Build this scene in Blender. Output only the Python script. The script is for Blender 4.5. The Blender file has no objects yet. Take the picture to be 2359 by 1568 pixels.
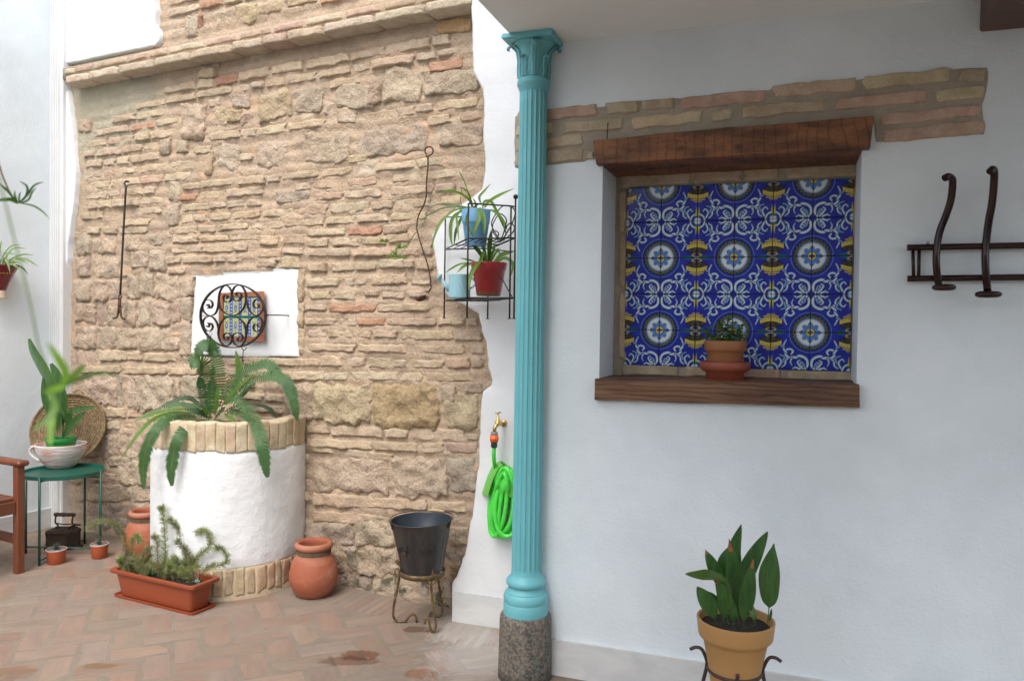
import bpy, math, random
import numpy as np
from mathutils import Vector, Matrix, noise as mn
rnd = random.Random(7)
sc = bpy.context.scene
COL = sc.collection
V = Vector
# ------------------------------------------------ camera (photo measured on a 2358 x 1568 grid)
F = 1806.0; CX, CY = 1179.0, 784.0
PITCH = math.radians(1.25); ROLL = 0.0145; CAMH = 1.5
_F = V((0, math.cos(PITCH), -math.sin(PITCH))); _R0 = V((1, 0, 0)); _U0 = V((0, math.sin(PITCH), math.cos(PITCH)))
_R = _R0*math.cos(ROLL) + _U0*math.sin(ROLL); _U = _U0*math.cos(ROLL) - _R0*math.sin(ROLL)
CAM = V((0, 0, CAMH))
cd = bpy.data.cameras.new('camera'); cam = bpy.data.objects.new('camera', cd); COL.objects.link(cam)
cam.matrix_world = Matrix(((_R.x, _U.x, -_F.x, 0), (_R.y, _U.y, -_F.y, 0), (_R.z, _U.z, -_F.z, CAMH), (0, 0, 0, 1)))
cd.sensor_width = 23.5; cd.lens = 23.5*F/2358.0; cd.clip_end = 200; cd.clip_start = 0.05
cd.dof.use_dof = True; cd.dof.focus_distance = 3.7; cd.dof.aperture_fstop = 3.4
sc.camera = cam
# ------------------------------------------------ light
w = bpy.data.worlds.new('World'); sc.world = w; w.use_nodes = True
nt = w.node_tree; bg = nt.nodes['Background']
sky = nt.nodes.new('ShaderNodeTexSky'); sky.sky_type = 'NISHITA'; sky.sun_disc = False
SUN_EL, SUN_AZ = math.radians(54), math.radians(192)
sky.sun_elevation = SUN_EL; sky.sun_rotation = SUN_AZ; sky.air_density = 1.0; sky.dust_density = 4.0; sky.ozone_density = 1.0
hs = nt.nodes.new('ShaderNodeHueSaturation'); hs.inputs['Saturation'].default_value = 0.5
nt.links.new(sky.outputs[0], hs.inputs['Color']); nt.links.new(hs.outputs[0], bg.inputs['Color'])
bg.inputs['Strength'].default_value = 0.15
sl = bpy.data.lights.new('sun', 'SUN'); sl.energy = 0.36; sl.angle = math.radians(38); sl.color = (1, .97, .92)
so = bpy.data.objects.new('sun', sl); COL.objects.link(so)
_sd = V((math.sin(SUN_AZ)*math.cos(SUN_EL), math.cos(SUN_AZ)*math.cos(SUN_EL), math.sin(SUN_EL)))
so.rotation_euler = _sd.to_track_quat('Z', 'Y').to_euler()
sc.view_settings.view_transform = 'Standard'; sc.view_settings.look = 'None'
sc.view_settings.exposure = 1.38; sc.view_settings.gamma = 1; sc.view_settings.use_curve_mapping = False
sc.cycles.use_denoising = True; sc.cycles.max_bounces = 8; sc.cycles.diffuse_bounces = 5

# ------------------------------------------------ pixel -> place
def ray(x, y):
    return _F + _R*((x-CX)/F) + _U*((CY-y)/F)
def P3(x, y, Y):
    d = ray(x, y); return CAM + d*(Y/d.y)
def FL(x, y, z=0.0):
    d = ray(x, y); return CAM + d*((z-CAMH)/d.z)
def proj(p):
    q = p-CAM; t = q.dot(_F); return (CX+F*q.dot(_R)/t, CY-F*q.dot(_U)/t, t)
class Wall:
    def __init__(s, p0, ang):
        s.o = V((p0.x, p0.y, 0)); s.u = V((math.cos(ang), -math.sin(ang), 0)); s.n = V((-math.sin(ang), -math.cos(ang), 0))
    def px(s, x, y, off=0.0):
        d = ray(x, y); o = s.o+s.n*off
        return CAM + d*((o-CAM).dot(s.n)/d.dot(s.n))
    def uv(s, x, y, off=0.0):
        p = s.px(x, y, off); return ((p-s.o).dot(s.u), p.z)
    def pt(s, u, z, off=0.0):
        return s.o + s.u*u + s.n*off + V((0, 0, z))
def zt(x0, y0, k):
    return lambda x, y: (x0+k*x, y0+k*y)
k1 = 2358/3840
Z1 = zt(0, 0, .3329); Z2 = zt(589.5, 0, .3329); Z3 = zt(0, 522, .3329); Z4 = zt(589.5, 522, .3329)
Z5 = zt(0, 1044, .334); Z6 = zt(589.5, 1044, .334); Z7 = zt(1105.4, 0, .3329); Z8 = zt(1682.6, 0, .3329)
Z9 = zt(1351, 356.2, .3838); ZN = zt(417.6, 614, .1566); ZS = zt(970.2, 399.1, .2272); ZT = zt(1080.8, 921.2, .2271)
ZF = zt(258, 767.6, .235); ZA = zt(1535.2, 1197.5, .2362); ZR = zt(2057.2, 368.4, .2154); ZC = zt(1093, 1259, .197)
ZQ = zt(0, 307, .2741); ZL = zt(0, 737, .235); ZG = zt(0, 1197.5, .2604); ZH = zt(552.7, 1289.6, .2604); ZK = zt(1117.6, 36.8, .1332)

# ------------------------------------------------ objects
def tag(o, label=None, cat=None, group=None, kind=None):
    if label: o['label'] = label
    if cat: o['category'] = cat
    if group: o['group'] = group
    if kind: o['kind'] = kind
    return o
def thing(name, label, cat, loc, group=None):
    o = bpy.data.objects.new(name, None); COL.objects.link(o); o.location = loc; o.empty_display_size = .05
    o['org'] = 1; ORG[o.name] = V(loc)
    return tag(o, label, cat, group)
ORG = {}
def mesh(name, vf, mat, smooth=True):
    vs, fs = vf
    me = bpy.data.meshes.new(name)
    me.from_pydata([tuple(v) for v in vs], [], fs); me.materials.append(mat)
    if smooth:
        me.polygons.foreach_set('use_smooth', [True]*len(me.polygons))
    return me
def part(name, vf, mat, parent=None, smooth=True, color=None, kind=None, label=None, auto=None):
    """vf in world coordinates; linked under parent (origin shared with the thing)"""
    org = ORG.get(parent.name, V((0, 0, 0))) if parent else V((0, 0, 0))
    vs, fs = vf
    me = mesh(name, ([V(v)-org for v in vs], fs), mat, smooth)
    if auto: me.set_sharp_from_angle(angle=math.radians(auto))
    o = bpy.data.objects.new(name, me); COL.objects.link(o)
    if parent: o.parent = parent; ORG[o.name] = org
    if color: o.color = (*color, 1)
    if kind: o['kind'] = kind
    if label: o['label'] = label
    return o
def solo(name, vf, mat, label=None, cat=None, group=None, kind=None, smooth=True, color=None, auto=None):
    vs, fs = vf; vs = [V(v) for v in vs]
    mnv = V((sum(v.x for v in vs)/len(vs), sum(v.y for v in vs)/len(vs), min(v.z for v in vs)))
    me = mesh(name, ([v-mnv for v in vs], fs), mat, smooth)
    if auto: me.set_sharp_from_angle(angle=math.radians(auto))
    o = bpy.data.objects.new(name, me); COL.objects.link(o); o.location = mnv; ORG[o.name] = mnv
    if color: o.color = (*color, 1)
    return tag(o, label, cat, group, kind)
# ------------------------------------------------ shapes (verts, faces)
def J(*parts):
    vs, fs = [], []
    for a, b in parts:
        k = len(vs); vs += list(a); fs += [tuple(i+k for i in f) for f in b]
    return vs, fs
def box8(c):
    return list(c), [(0, 3, 2, 1), (4, 5, 6, 7), (0, 1, 5, 4), (1, 2, 6, 5), (2, 3, 7, 6), (3, 0, 4, 7)]
def obox(o, a, b, c):
    """box from corner o with edge vectors a, b, c"""
    o, a, b, c = V(o), V(a), V(b), V(c)
    if a.cross(b).dot(c) < 0: a, b = b, a
    return box8([o, o+a, o+a+b, o+b, o+c, o+a+c, o+a+b+c, o+b+c])
def bbox_(o, a, b, c, r=.004):
    """box with chamfered edges: corner o, edge vectors"""
    o, a, b, c = V(o), V(a), V(b), V(c)
    if a.cross(b).dot(c) < 0: a, b = b, a
    la, lb, lc = a.length, b.length, c.length; r = min(r, la/3, lb/3, lc/3)
    ah, bh, ch = a/la, b/lb, c/lc
    vs, idx = [], {}
    for i in (0, 1):
        for j in (0, 1):
            for k in (0, 1):
                base = o+a*i+b*j+c*k
                sa, sb, s_ = ah*(r if i == 0 else -r), bh*(r if j == 0 else -r), ch*(r if k == 0 else -r)
                idx[(i, j, k, 0)] = len(vs); vs.append(base+sb+s_)
                idx[(i, j, k, 1)] = len(vs); vs.append(base+sa+s_)
                idx[(i, j, k, 2)] = len(vs); vs.append(base+sa+sb)
    fs = []
    I = idx
    for i in (0, 1):
        f = [I[(i, 0, 0, 0)], I[(i, 1, 0, 0)], I[(i, 1, 1, 0)], I[(i, 0, 1, 0)]]; fs.append(tuple(f if i else f[::-1]))
        f = [I[(0, i, 0, 1)], I[(0, i, 1, 1)], I[(1, i, 1, 1)], I[(1, i, 0, 1)]]; fs.append(tuple(f if i else f[::-1]))
        f = [I[(0, 0, i, 2)], I[(1, 0, i, 2)], I[(1, 1, i, 2)], I[(0, 1, i, 2)]]; fs.append(tuple(f if i else f[::-1]))
    for i in (0, 1):
        for j in (0, 1):
            f = (I[(i, j, 0, 0)], I[(i, j, 1, 0)], I[(i, j, 1, 1)], I[(i, j, 0, 1)]); fs.append(f if (i ^ j) == 0 else f[::-1])
            f = (I[(i, 0, j, 2)], I[(i, 1, j, 2)], I[(i, 1, j, 0)], I[(i, 0, j, 0)]); fs.append(f if (i ^ j) == 1 else f[::-1])
            f = (I[(0, i, j, 1)], I[(1, i, j, 1)], I[(1, i, j, 2)], I[(0, i, j, 2)]); fs.append(f if (i ^ j) == 1 else f[::-1])
    for i in (0, 1):
        for j in (0, 1):
            for k in (0, 1):
                f = (I[(i, j, k, 0)], I[(i, j, k, 1)], I[(i, j, k, 2)]); fs.append(f if (i+j+k) % 2 else f[::-1])
    return vs, fs
def grid(nu, nv, fn, wrap=False, flip=False):
    vs = [fn(i/(nu-1) if not wrap else i/nu, j/(nv-1)) for j in range(nv) for i in range(nu)]
    fs = []
    for j in range(nv-1):
        for i in range(nu if wrap else nu-1):
            a = j*nu+i; b = j*nu+(i+1) % nu; f = (a, b, b+nu, a+nu)
            fs.append(f[::-1] if flip else f)
    return vs, fs
def lathe(c, prof, n=40, fn=None, cap=True, x=V((1, 0, 0)), y=V((0, 1, 0)), z=V((0, 0, 1))):
    """prof: (r, h) from bottom up; fn(theta, h, r) -> r"""
    c = V(c); vs, fs = [], []
    for r, h in prof:
        for i in range(n):
            t = 2*math.pi*i/n; rr = fn(t, h, r) if fn else r
            vs.append(c + x*(rr*math.cos(t)) + y*(rr*math.sin(t)) + z*h)
    for j in range(len(prof)-1):
        for i in range(n):
            a = j*n+i; b = j*n+(i+1) % n; fs.append((a, b, b+n, a+n))
    if cap:
        if prof[0][0] > 1e-5: fs.append(tuple(range(n))[::-1])
        if prof[-1][0] > 1e-5: fs.append(tuple(range((len(prof)-1)*n, len(prof)*n)))
    return vs, fs
def smooth_path(pts, n):
    """Catmull-Rom through pts (vectors of any size)"""
    P = [np.array(p, dtype=float) for p in pts]; P = [2*P[0]-P[1]]+P+[2*P[-1]-P[-2]]
    out = []; m = len(P)-3
    for i in range(n):
        t = i/(n-1)*m; k = min(int(t), m-1); t -= k
        a, b, c, d = P[k:k+4]
        out.append(.5*((2*b)+(-a+c)*t+(2*a-5*b+4*c-d)*t*t+(-a+3*b-3*c+d)*t**3))
    return out
def tube(pts, rad, n=8, cap=True, flat=None, closed=False):
    """round (or flat: (w, h, normal)) bar along pts"""
    pts = [V(p) for p in pts]; m = len(pts); vs, fs = [], []
    rf = rad if callable(rad) else (lambda t: rad)
    up = None
    for i, p in enumerate(pts):
        if closed: t = (pts[(i+1) % m]-pts[i-1]).normalized()
        else: t = (pts[min(i+1, m-1)]-pts[max(i-1, 0)]).normalized()
        if flat:
            wdt, hgt, nn = flat; nn = V(nn); s = t.cross(nn).normalized(); q = s.cross(t).normalized()
            for a, b in ((-1, -1), (1, -1), (1, 1), (-1, 1)):
                vs.append(p+s*(a*wdt/2)+q*(b*hgt/2))
        else:
            if up is None: up = V((0, 0, 1)) if abs(t.z) < .9 else V((0, 1, 0))
            s = t.cross(up).normalized(); up = s.cross(t).normalized(); r = rf(i/(m-1))
            for k in range(n):
                a = 2*math.pi*k/n; vs.append(p+s*(r*math.cos(a))+up*(r*math.sin(a)))
    k = 4 if flat else n
    for i in range(m if closed else m-1):
        for j in range(k):
            a = i*k+j; b = i*k+(j+1) % k; c = ((i+1) % m)*k
            fs.append((a, c+j, c+(j+1) % k, b))
    if cap and not closed:
        fs.append(tuple(range(k))); fs.append(tuple(range((m-1)*k, m*k))[::-1])
    return vs, fs
def ball(c, r, n=12, m=8, sx=1, sy=1, sz=1):
    prof = [(r*math.sin(math.pi*j/m), -r*math.cos(math.pi*j/m)*sz) for j in range(m+1)]
    prof[0] = (1e-6, prof[0][1]); prof[-1] = (1e-6, prof[-1][1])
    return lathe(c, prof, n, x=V((sx, 0, 0)), y=V((0, sy, 0)))
def blade(pts, wid, face=V((0, -1, 0)), fold=.15, n=12, wf=None, wave=0):
    """leaf blade along pts; wid = full width; wf(t) profile; crease along the middle"""
    path = [V(p) for p in smooth_path([tuple(p) for p in pts], n)]
    wf = wf or (lambda t: math.sin(math.pi*min(1, t*.9+.1))**.7)
    vs, fs = [], []
    for i, p in enumerate(path):
        t = (path[min(i+1, n-1)]-path[max(i-1, 0)]).normalized()
        s = t.cross(face)
        if s.length < .05: s = t.cross(V((.3, .2, 1)))
        s.normalize(); nn = s.cross(t).normalized(); u = i/(n-1); wv = wid*.5*max(wf(u), .02)
        wob = math.sin(u*9+wid*300)*wave*wid
        vs += [p-s*wv+nn*(fold*wv+wob), p, p+s*wv+nn*(fold*wv-wob)]
    for i in range(n-1):
        a = i*3; fs += [(a, a+1, a+4, a+3), (a+1, a+2, a+5, a+4)]
    return vs, fs
def N3(p, s=1.0):
    return mn.noise(V(p)*s)
def fbm(p, s=1.0, o=4):
    return mn.fractal(V(p)*s, .9, 2.0, o)
# ------------------------------------------------ materials
def ramp(nt, src, stops):
    r = nt.nodes.new('ShaderNodeValToRGB'); e = r.color_ramp.elements
    while len(e) < len(stops): e.new(.5)
    for q, (p, c) in zip(e, stops):
        q.position = p; q.color = (*c, 1) if len(c) == 3 else c
    nt.links.new(src, r.inputs[0]); return r
def M(name, col, col2=None, ns=6, lo=.4, hi=.62, rough=.8, bump=0, bs=80, bd=.004, stretch=(1, 1, 1), metal=0, spec=.5,
      obj=False, vcol=None, extra=None, coat=0, fine=0, fs=140, detail=5, bump2=0, bs2=9, wave=None, sss=0):
    m = bpy.data.materials.new(name); m.use_nodes = True; t = m.node_tree; L = t.links.new
    b = t.nodes['Principled BSDF']; b.inputs['Roughness'].default_value = rough; b.inputs['Metallic'].default_value = metal
    b.inputs['Specular IOR Level'].default_value = spec; b.inputs['Coat Weight'].default_value = coat; b.inputs['Coat Roughness'].default_value = .08
    tc = t.nodes.new('ShaderNodeTexCoord'); mp = t.nodes.new('ShaderNodeMapping'); mp.inputs['Scale'].default_value = stretch
    L(tc.outputs['Object'], mp.inputs['Vector']); vec = mp.outputs[0]
    def noise(s, d=detail, v=vec, dist=0):
        n = t.nodes.new('ShaderNodeTexNoise'); n.inputs['Scale'].default_value = s; n.inputs['Detail'].default_value = d
        n.inputs['Roughness'].default_value = .62; n.inputs['Distortion'].default_value = dist; L(v, n.inputs['Vector']); return n.outputs[0]
    def mix(f, a, c, mode='MIX'):
        x = t.nodes.new('ShaderNodeMix'); x.data_type = 'RGBA'; x.blend_type = mode
        if isinstance(f, (int, float)): x.inputs[0].default_value = f
        else: L(f, x.inputs[0])
        for k, q in ((6, a), (7, c)):
            if isinstance(q, tuple): x.inputs[k].default_value = (*q, 1)
            else: L(q, x.inputs[k])
        return x.outputs[2]
    cur = tuple(col)
    if obj:
        oi = t.nodes.new('ShaderNodeObjectInfo'); cur = oi.outputs['Color']
        rv = t.nodes.new('ShaderNodeVectorMath'); rv.operation = 'MULTIPLY'; rv.inputs[1].default_value = (17, 11, 5); L(oi.outputs['Random'], rv.inputs[0]); L(rv.outputs[0], mp.inputs['Location'])
    if vcol:
        a = t.nodes.new('ShaderNodeAttribute'); a.attribute_name = vcol; cur = a.outputs['Color']
    if col2:
        f = ramp(t, noise(ns, dist=.4), [(lo, (0, 0, 0)), (hi, (1, 1, 1))]).outputs[0]
        if obj: cur = mix(f, cur, mix(1.0, cur, tuple(col2), 'MULTIPLY'))
        else: cur = mix(f, cur, tuple(col2))
    if fine:
        f = ramp(t, noise(fs, 3), [(.3, (1-fine,)*3), (.7, (1+0*fine,)*3)]).outputs[0]
        cur = mix(1.0, cur, f, 'MULTIPLY')
    if extra: cur = extra(t, L, cur, noise, mix, tc)
    if isinstance(cur, tuple): b.inputs['Base Color'].default_value = (*cur, 1)
    else: L(cur, b.inputs['Base Color'])
    last = None
    for st, s, dd in ((bump, bs, bd), (bump2, bs2, bd*4)):
        if st:
            bn = t.nodes.new('ShaderNodeBump'); bn.inputs['Strength'].default_value = st; bn.inputs['Distance'].default_value = dd
            L(noise(s, 6), bn.inputs['Height'])
            if last: L(last, bn.inputs['Normal'])
            last = bn.outputs[0]
    if last: L(last, b.inputs['Normal'])
    return m
def pos_mask(t, L, centre, rad, nz, amp=.5, soft=.15, scale=(1, 1, 1)):
    """soft blob round a world point, edge broken by noise -> 0..1"""
    g = t.nodes.new('ShaderNodeNewGeometry'); s = t.nodes.new('ShaderNodeVectorMath'); s.operation = 'SUBTRACT'; s.inputs[1].default_value = centre
    L(g.outputs['Position'], s.inputs[0]); m = t.nodes.new('ShaderNodeVectorMath'); m.operation = 'MULTIPLY'; m.inputs[1].default_value = [k/rad for k in scale]
    L(s.outputs[0], m.inputs[0]); ln = t.nodes.new('ShaderNodeVectorMath'); ln.operation = 'LENGTH'; L(m.outputs[0], ln.inputs[0])
    a = t.nodes.new('ShaderNodeMath'); a.operation = 'MULTIPLY_ADD'; L(nz, a.inputs[0]); a.inputs[1].default_value = amp*2; a.inputs[2].default_value = -amp
    b = t.nodes.new('ShaderNodeMath'); b.operation = 'ADD'; L(ln.outputs['Value'], b.inputs[0]); L(a.outputs[0], b.inputs[1])
    r = t.nodes.new('ShaderNodeMapRange'); r.inputs[1].default_value = 1-soft; r.inputs[2].default_value = 1+soft
    r.inputs[3].default_value = 1; r.inputs[4].default_value = 0; L(b.outputs[0], r.inputs[0]); return r.outputs[0]
def leafmat(name, col, col2, rough=.45, ns=30, stretch=(1, 1, 1), tr=.25):
    m = M(name, col, col2, ns=ns, rough=rough, stretch=stretch, bump=.15, bs=40, bd=.001)
    t = m.node_tree; b = t.nodes['Principled BSDF']; o = t.nodes['Material Output']
    tl = t.nodes.new('ShaderNodeBsdfTranslucent'); mx = t.nodes.new('ShaderNodeMixShader'); mx.inputs[0].default_value = tr
    tl.inputs['Color'].default_value = (min(1, col[0]*1.8), min(1, col[1]*1.8), col[2], 1)
    t.links.new(b.outputs[0], mx.inputs[1]); t.links.new(tl.outputs[0], mx.inputs[2]); t.links.new(mx.outputs[0], o.inputs['Surface']); return m
# ================================================ walls of the courtyard
AA, BB = math.radians(27.5), math.radians(19.3)
WA = Wall(FL(790, 1345), AA); WB = Wall(FL(1267, 1549), BB); WD = Wall(FL(1042, 1428), BB)
_c = WA.px(138, 1000); WC = Wall(_c, -(math.pi/2-AA)); UC = WC.uv(138, 1000)[0]
CEIL = 2.69
def inpoly(p, poly):
    x, y = p; c = False; n = len(poly)
    for i in range(n):
        x1, y1 = poly[i]; x2, y2 = poly[i-1]
        if (y1 > y) != (y2 > y) and x < (x2-x1)*(y-y1)/(y2-y1)+x1: c = not c
    return c
def plas_extra(t, L, cur, noise, mix, tc):
    f = ramp(t, noise(1.3, 4), [(.38, (.88, .885, .88)), (.62, (1, 1, 1))]).outputs[0]
    return mix(1.0, cur, f, 'MULTIPLY')
m_white = M('white_plaster', (.73, .745, .755), (.70, .715, .725), ns=2.2, rough=.85, bump=.35, bs=55, bd=.004, bump2=.25, bs2=7, extra=plas_extra)
m_whiteB = M('white_plaster_smooth', (.76, .825, .855), (.73, .80, .835), ns=2.2, rough=.8, bump=.55, bs=85, bd=.004, bump2=.4, bs2=3.5, extra=plas_extra)
m_trowel = M('white_trowelled_plaster', (.72, .73, .74), (.67, .69, .70), ns=5, rough=.8, bump=.5, bs=14, bd=.012, bump2=.35, bs2=4, stretch=(1, 1, 1))
def moss_extra(t, L, cur, noise, mix, tc):
    g = t.nodes.new('ShaderNodeNewGeometry'); s = t.nodes.new('ShaderNodeSeparateXYZ'); L(g.outputs['Position'], s.inputs[0])
    r = t.nodes.new('ShaderNodeMapRange'); r.inputs[1].default_value = .02; r.inputs[2].default_value = .55; r.inputs[3].default_value = 1; r.inputs[4].default_value = 0
    L(s.outputs[2], r.inputs[0])
    rx = t.nodes.new('ShaderNodeMapRange'); rx.inputs[1].default_value = -1.6; rx.inputs[2].default_value = -.7; L(s.outputs[0], rx.inputs[0])
    a = t.nodes.new('ShaderNodeMath'); a.operation = 'MULTIPLY'; L(r.outputs[0], a.inputs[0]); L(rx.outputs[0], a.inputs[1])
    n = ramp(t, noise(9, 6), [(.52, (0, 0, 0)), (.60, (1, 1, 1))]).outputs[0]
    b = t.nodes.new('ShaderNodeMath'); b.operation = 'MULTIPLY'; L(n, b.inputs[0]); L(a.outputs[0], b.inputs[1])
    cur = mix(b.outputs[0], cur, (.05, .06, .025))
    r2 = t.nodes.new('ShaderNodeMapRange'); r2.inputs[1].default_value = 0; r2.inputs[2].default_value = .5; r2.inputs[3].default_value = .5; r2.inputs[4].default_value = 0
    L(s.outputs[2], r2.inputs[0]); n2 = ramp(t, noise(4, 6), [(.45, (0, 0, 0)), (.7, (1, 1, 1))]).outputs[0]
    c = t.nodes.new('ShaderNodeMath'); c.operation = 'MULTIPLY'; L(n2, c.inputs[0]); L(r2.outputs[0], c.inputs[1])
    return mix(c.outputs[0], cur, (.20, .15, .11))
def mort_extra(t, L, cur, noise, mix, tc):
    f = pos_mask(t, L, tuple(WA.pt(WA.uv(230, 250)[0], WA.uv(230, 250)[1], 0)), .62, noise(5, 5), amp=.5, soft=.25, scale=(1, 1, 1.7))
    cur = mix(f, cur, (.40, .36, .265))
    f = ramp(t, noise(2.3, 6), [(.60, (0, 0, 0)), (.68, (1, 1, 1))]).outputs[0]
    cur = mix(f, cur, (.55, .37, .23))
    f = ramp(t, noise(3.1, 6), [(.30, (1, 1, 1)), (.38, (0, 0, 0))]).outputs[0]
    cur = mix(f, cur, (.52, .44, .33))
    return moss_extra(t, L, cur, noise, mix, tc)
m_mortar = M('sandy_mortar', (.58, .435, .305), (.48, .365, .26), ns=4.5, rough=.95, bump=.9, bs=70, bd=.012, fine=.35, fs=150, bump2=.5, bs2=18, extra=mort_extra)
m_oldbrick = M('weathered_brick', (.5, .4, .3), (.84, .80, .76), ns=16, lo=.42, hi=.66, rough=.93, bump=.9, bs=75, bd=.010, obj=True, fine=.3, fs=160, bump2=.4, bs2=25, extra=moss_extra)
m_rock = M('rubble_stone', (.5, .4, .3), (.78, .76, .74), ns=9, lo=.42, hi=.62, rough=.93, bump=1.0, bs=45, bd=.016, obj=True, fine=.35, fs=130, bump2=.6, bs2=14, extra=moss_extra)
m_mortarB = M('grey_mortar', (.43, .375, .29), (.36, .315, .245), ns=7, rough=.95, bump=.6, bs=110, bd=.004, fine=.25, fs=200)
m_brickB = M('pale_face_brick', (.5, .4, .3), (.80, .76, .70), ns=13, rough=.9, bump=.5, bs=70, bd=.005, obj=True, fine=.2, fs=150)
m_marble = M('grey_marble', (.62, .625, .61), (.54, .545, .54), ns=5, rough=.35, bump=.03, bs=30, stretch=(1, 1, 3))
m_ceil = M('ceiling_paint', (.82, .84, .85), (.80, .82, .83), ns=2, rough=.9, bump=.1, bs=80)
m_edge = m_white

def rock(W, uc, zc, wd, ht, off, dep, seed, rough=.004, nu=12, nv=6, k=.35, ang=0.0, back=.05, edge=.12, pw=5, facet=0):
    ca, sa = math.cos(ang), math.sin(ang)
    def warp(q):
        q = 2*q-1; return math.copysign(1-(1-abs(q))**1.5, q)
    def fn(a, b):
        bs = abs(2*a-1) > .999 or abs(2*b-1) > .999
        s, t = warp(a), warp(b)
        x = s*math.sqrt(max(0, 1-.5*k*t*t)); y = t*math.sqrt(max(0, 1-.5*k*s*s))
        e1 = edge*.07*N3((x*wd*9, seed*3.1, y*ht*22)); e2 = 1+edge*1.5*N3((x*wd*13+7, seed*5.3, y*2))
        X = x*wd/2+e1*x; Y = y*ht/2*e2+.10*ht*N3((x*wd*7, seed*9.1, 0))
        m = max(abs(s), abs(t)); h = dep*max(0, 1-m**pw)**.6
        h += rough*(fbm((X*14+seed, seed*1.7, Y*20), 1, 4)) * (1 if m < .98 else .3)
        h += rough*1.5*N3((X*9, seed*2.9, Y*9))
        if facet: h += facet*(mn.voronoi(V((X*11+seed, seed*1.3, Y*11)))[0][0]-.45)*(1-m**4)
        o = off + h
        if bs: o = off-back
        return W.pt(uc+X*ca-Y*sa, zc+X*sa+Y*ca, o)
    return grid(nu, nv, fn, flip=True) if False else grid(nu, nv, fn)

def sheet(W, poly, front, back, bev=.006, seg=.02, wob=.003, seed=0, close=True, smooth_at=None):
    """plate with a soft irregular edge; poly in (u, z), offsets from the wall plane"""
    pts = []
    n = len(poly)
    for i in range(n):
        a, b = V((*poly[i], 0)), V((*poly[(i+1) % n], 0)); d = (b-a).length; m = max(1, int(d/seg))
        for j in range(m):
            p = a.lerp(b, j/m); q = V((p.x, p.y, seed))
            pts.append((p.x+wob*N3(q, 30)+wob*1.5*N3(q+V((9, 0, 0)), 8), p.y+wob*N3(q+V((0, 5, 0)), 30)))
    area = sum(pts[i-1][0]*pts[i][1]-pts[i][0]*pts[i-1][1] for i in range(len(pts)))
    if area < 0: pts.reverse()
    m = len(pts)
    def inset(d):
        out = []
        for i in range(m):
            a, b, c = V(pts[i-1]), V(pts[i]), V(pts[(i+1) % m]); t = (c-a)
            if t.length < 1e-6: out.append(pts[i]); continue
            t.normalize(); out.append((b.x-t.y*d, b.y+t.x*d))
        return out
    rings = [(pts, back), (pts, front-bev), (inset(bev*.35), front-bev*.3), (inset(bev*1.1), front)]
    vs, fs = [], []
    for r, o in rings: vs += [W.pt(p[0], p[1], o) for p in r]
    for k in range(3):
        for i in range(m):
            a = k*m+i; b = k*m+(i+1) % m; fs.append((a, b, b+m, a+m))
    from mathutils.geometry import tessellate_polygon
    inner = [V((*p, 0)) for p in rings[-1][0]]
    for tri in tessellate_polygon([inner]): fs.append(tuple(3*m+i for i in tri))
    return vs, fs
def fixn(o):
    import bmesh
    b = bmesh.new(); b.from_mesh(o.data); bmesh.ops.recalc_face_normals(b, faces=b.faces); b.to_mesh(o.data); b.free(); return o
def rectw(W, u0, u1, z0, z1, o0, o1):
    a = W.pt(u0, z0, o0); return obox(a, W.u*(u1-u0), V((0, 0, z1-z0)), W.n*(o1-o0))

# ---- stone wall (plane A)
stone_wall = thing('stone_wall', 'old exposed wall of weathered brick courses and rubble stone behind the well', 'wall', WA.pt(0, 0, 0))
L_edge = [(147, 175), (160, 200), (170, 260), (178, 340), (183, 400), (178, 470), (165, 560), (160, 640), (158, 760), (160, 900), (157, 1010), (160, 1100), (158, 1290)]
R_edge = [(1037, 1440), Z6(1345, 1075), Z6(1345, 900), Z6(1380, 850), Z6(1410, 760), Z6(1450, 620), Z6(1465, 500), Z6(1490, 380), Z6(1510, 250), Z6(1525, 100), Z4(1545, 1400),
          Z4(1550, 1250), Z4(1560, 1140), Z4(1620, 1100), Z4(1625, 1060), Z4(1600, 950), Z4(1590, 800), Z4(1560, 720), Z4(1530, 600), Z4(1440, 545), Z4(1340, 510), Z4(1290, 430), Z4(1250, 320), Z4(1228, 200), Z4(1215, 60),
          Z2(1270, 1540), Z2(1310, 1480), Z2(1440, 1400), Z2(1555, 1310), Z2(1575, 1200), Z2(1583, 1110), Z2(1565, 950), Z2(1575, 720), Z2(1560, 620), Z2(1500, 500), Z2(1500, 330), Z2(1490, 20), (1086, -60)]
TL_edge = [(1086, -260), (362, -260), (364, 0), Z1(1098, 90), Z1(1095, 190), Z1(1130, 250), Z1(1125, 295), Z1(1100, 325)]
outline = L_edge + R_edge + TL_edge
niche_px = [ZN(190, 140), ZN(330, 160), ZN(700, 115), ZN(1200, 85), ZN(1690, 40), ZN(1700, 700), ZN(1712, 1320), ZN(900, 1325), ZN(110, 1280), ZN(140, 700)]
u0, _ = WA.uv(100, 900); u1, _ = WA.uv(1160, 900)
UL0 = WA.uv(175, 900)[0]+.05
NXm, NZm = 330, 300; ZT0 = 4.3
def mort(u, z):
    h = .012*fbm((u*3.1, 2.2, z*3.1), 1, 3) + .006*fbm((u*13, 7.2, z*17), 1, 3) + .0035*N3((u*47, 1, z*55))
    h += .0045*math.sin(z*2*math.pi/.072+1.5*N3((u*2, 3, z*2)))*min(1, max(0, (u-UL0)/.3))
    if z < .5: h += .05*(1-z/.5)**1.5*(.6+.8*N3((u*5, 9, z*6)))
    return h-.012
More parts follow.
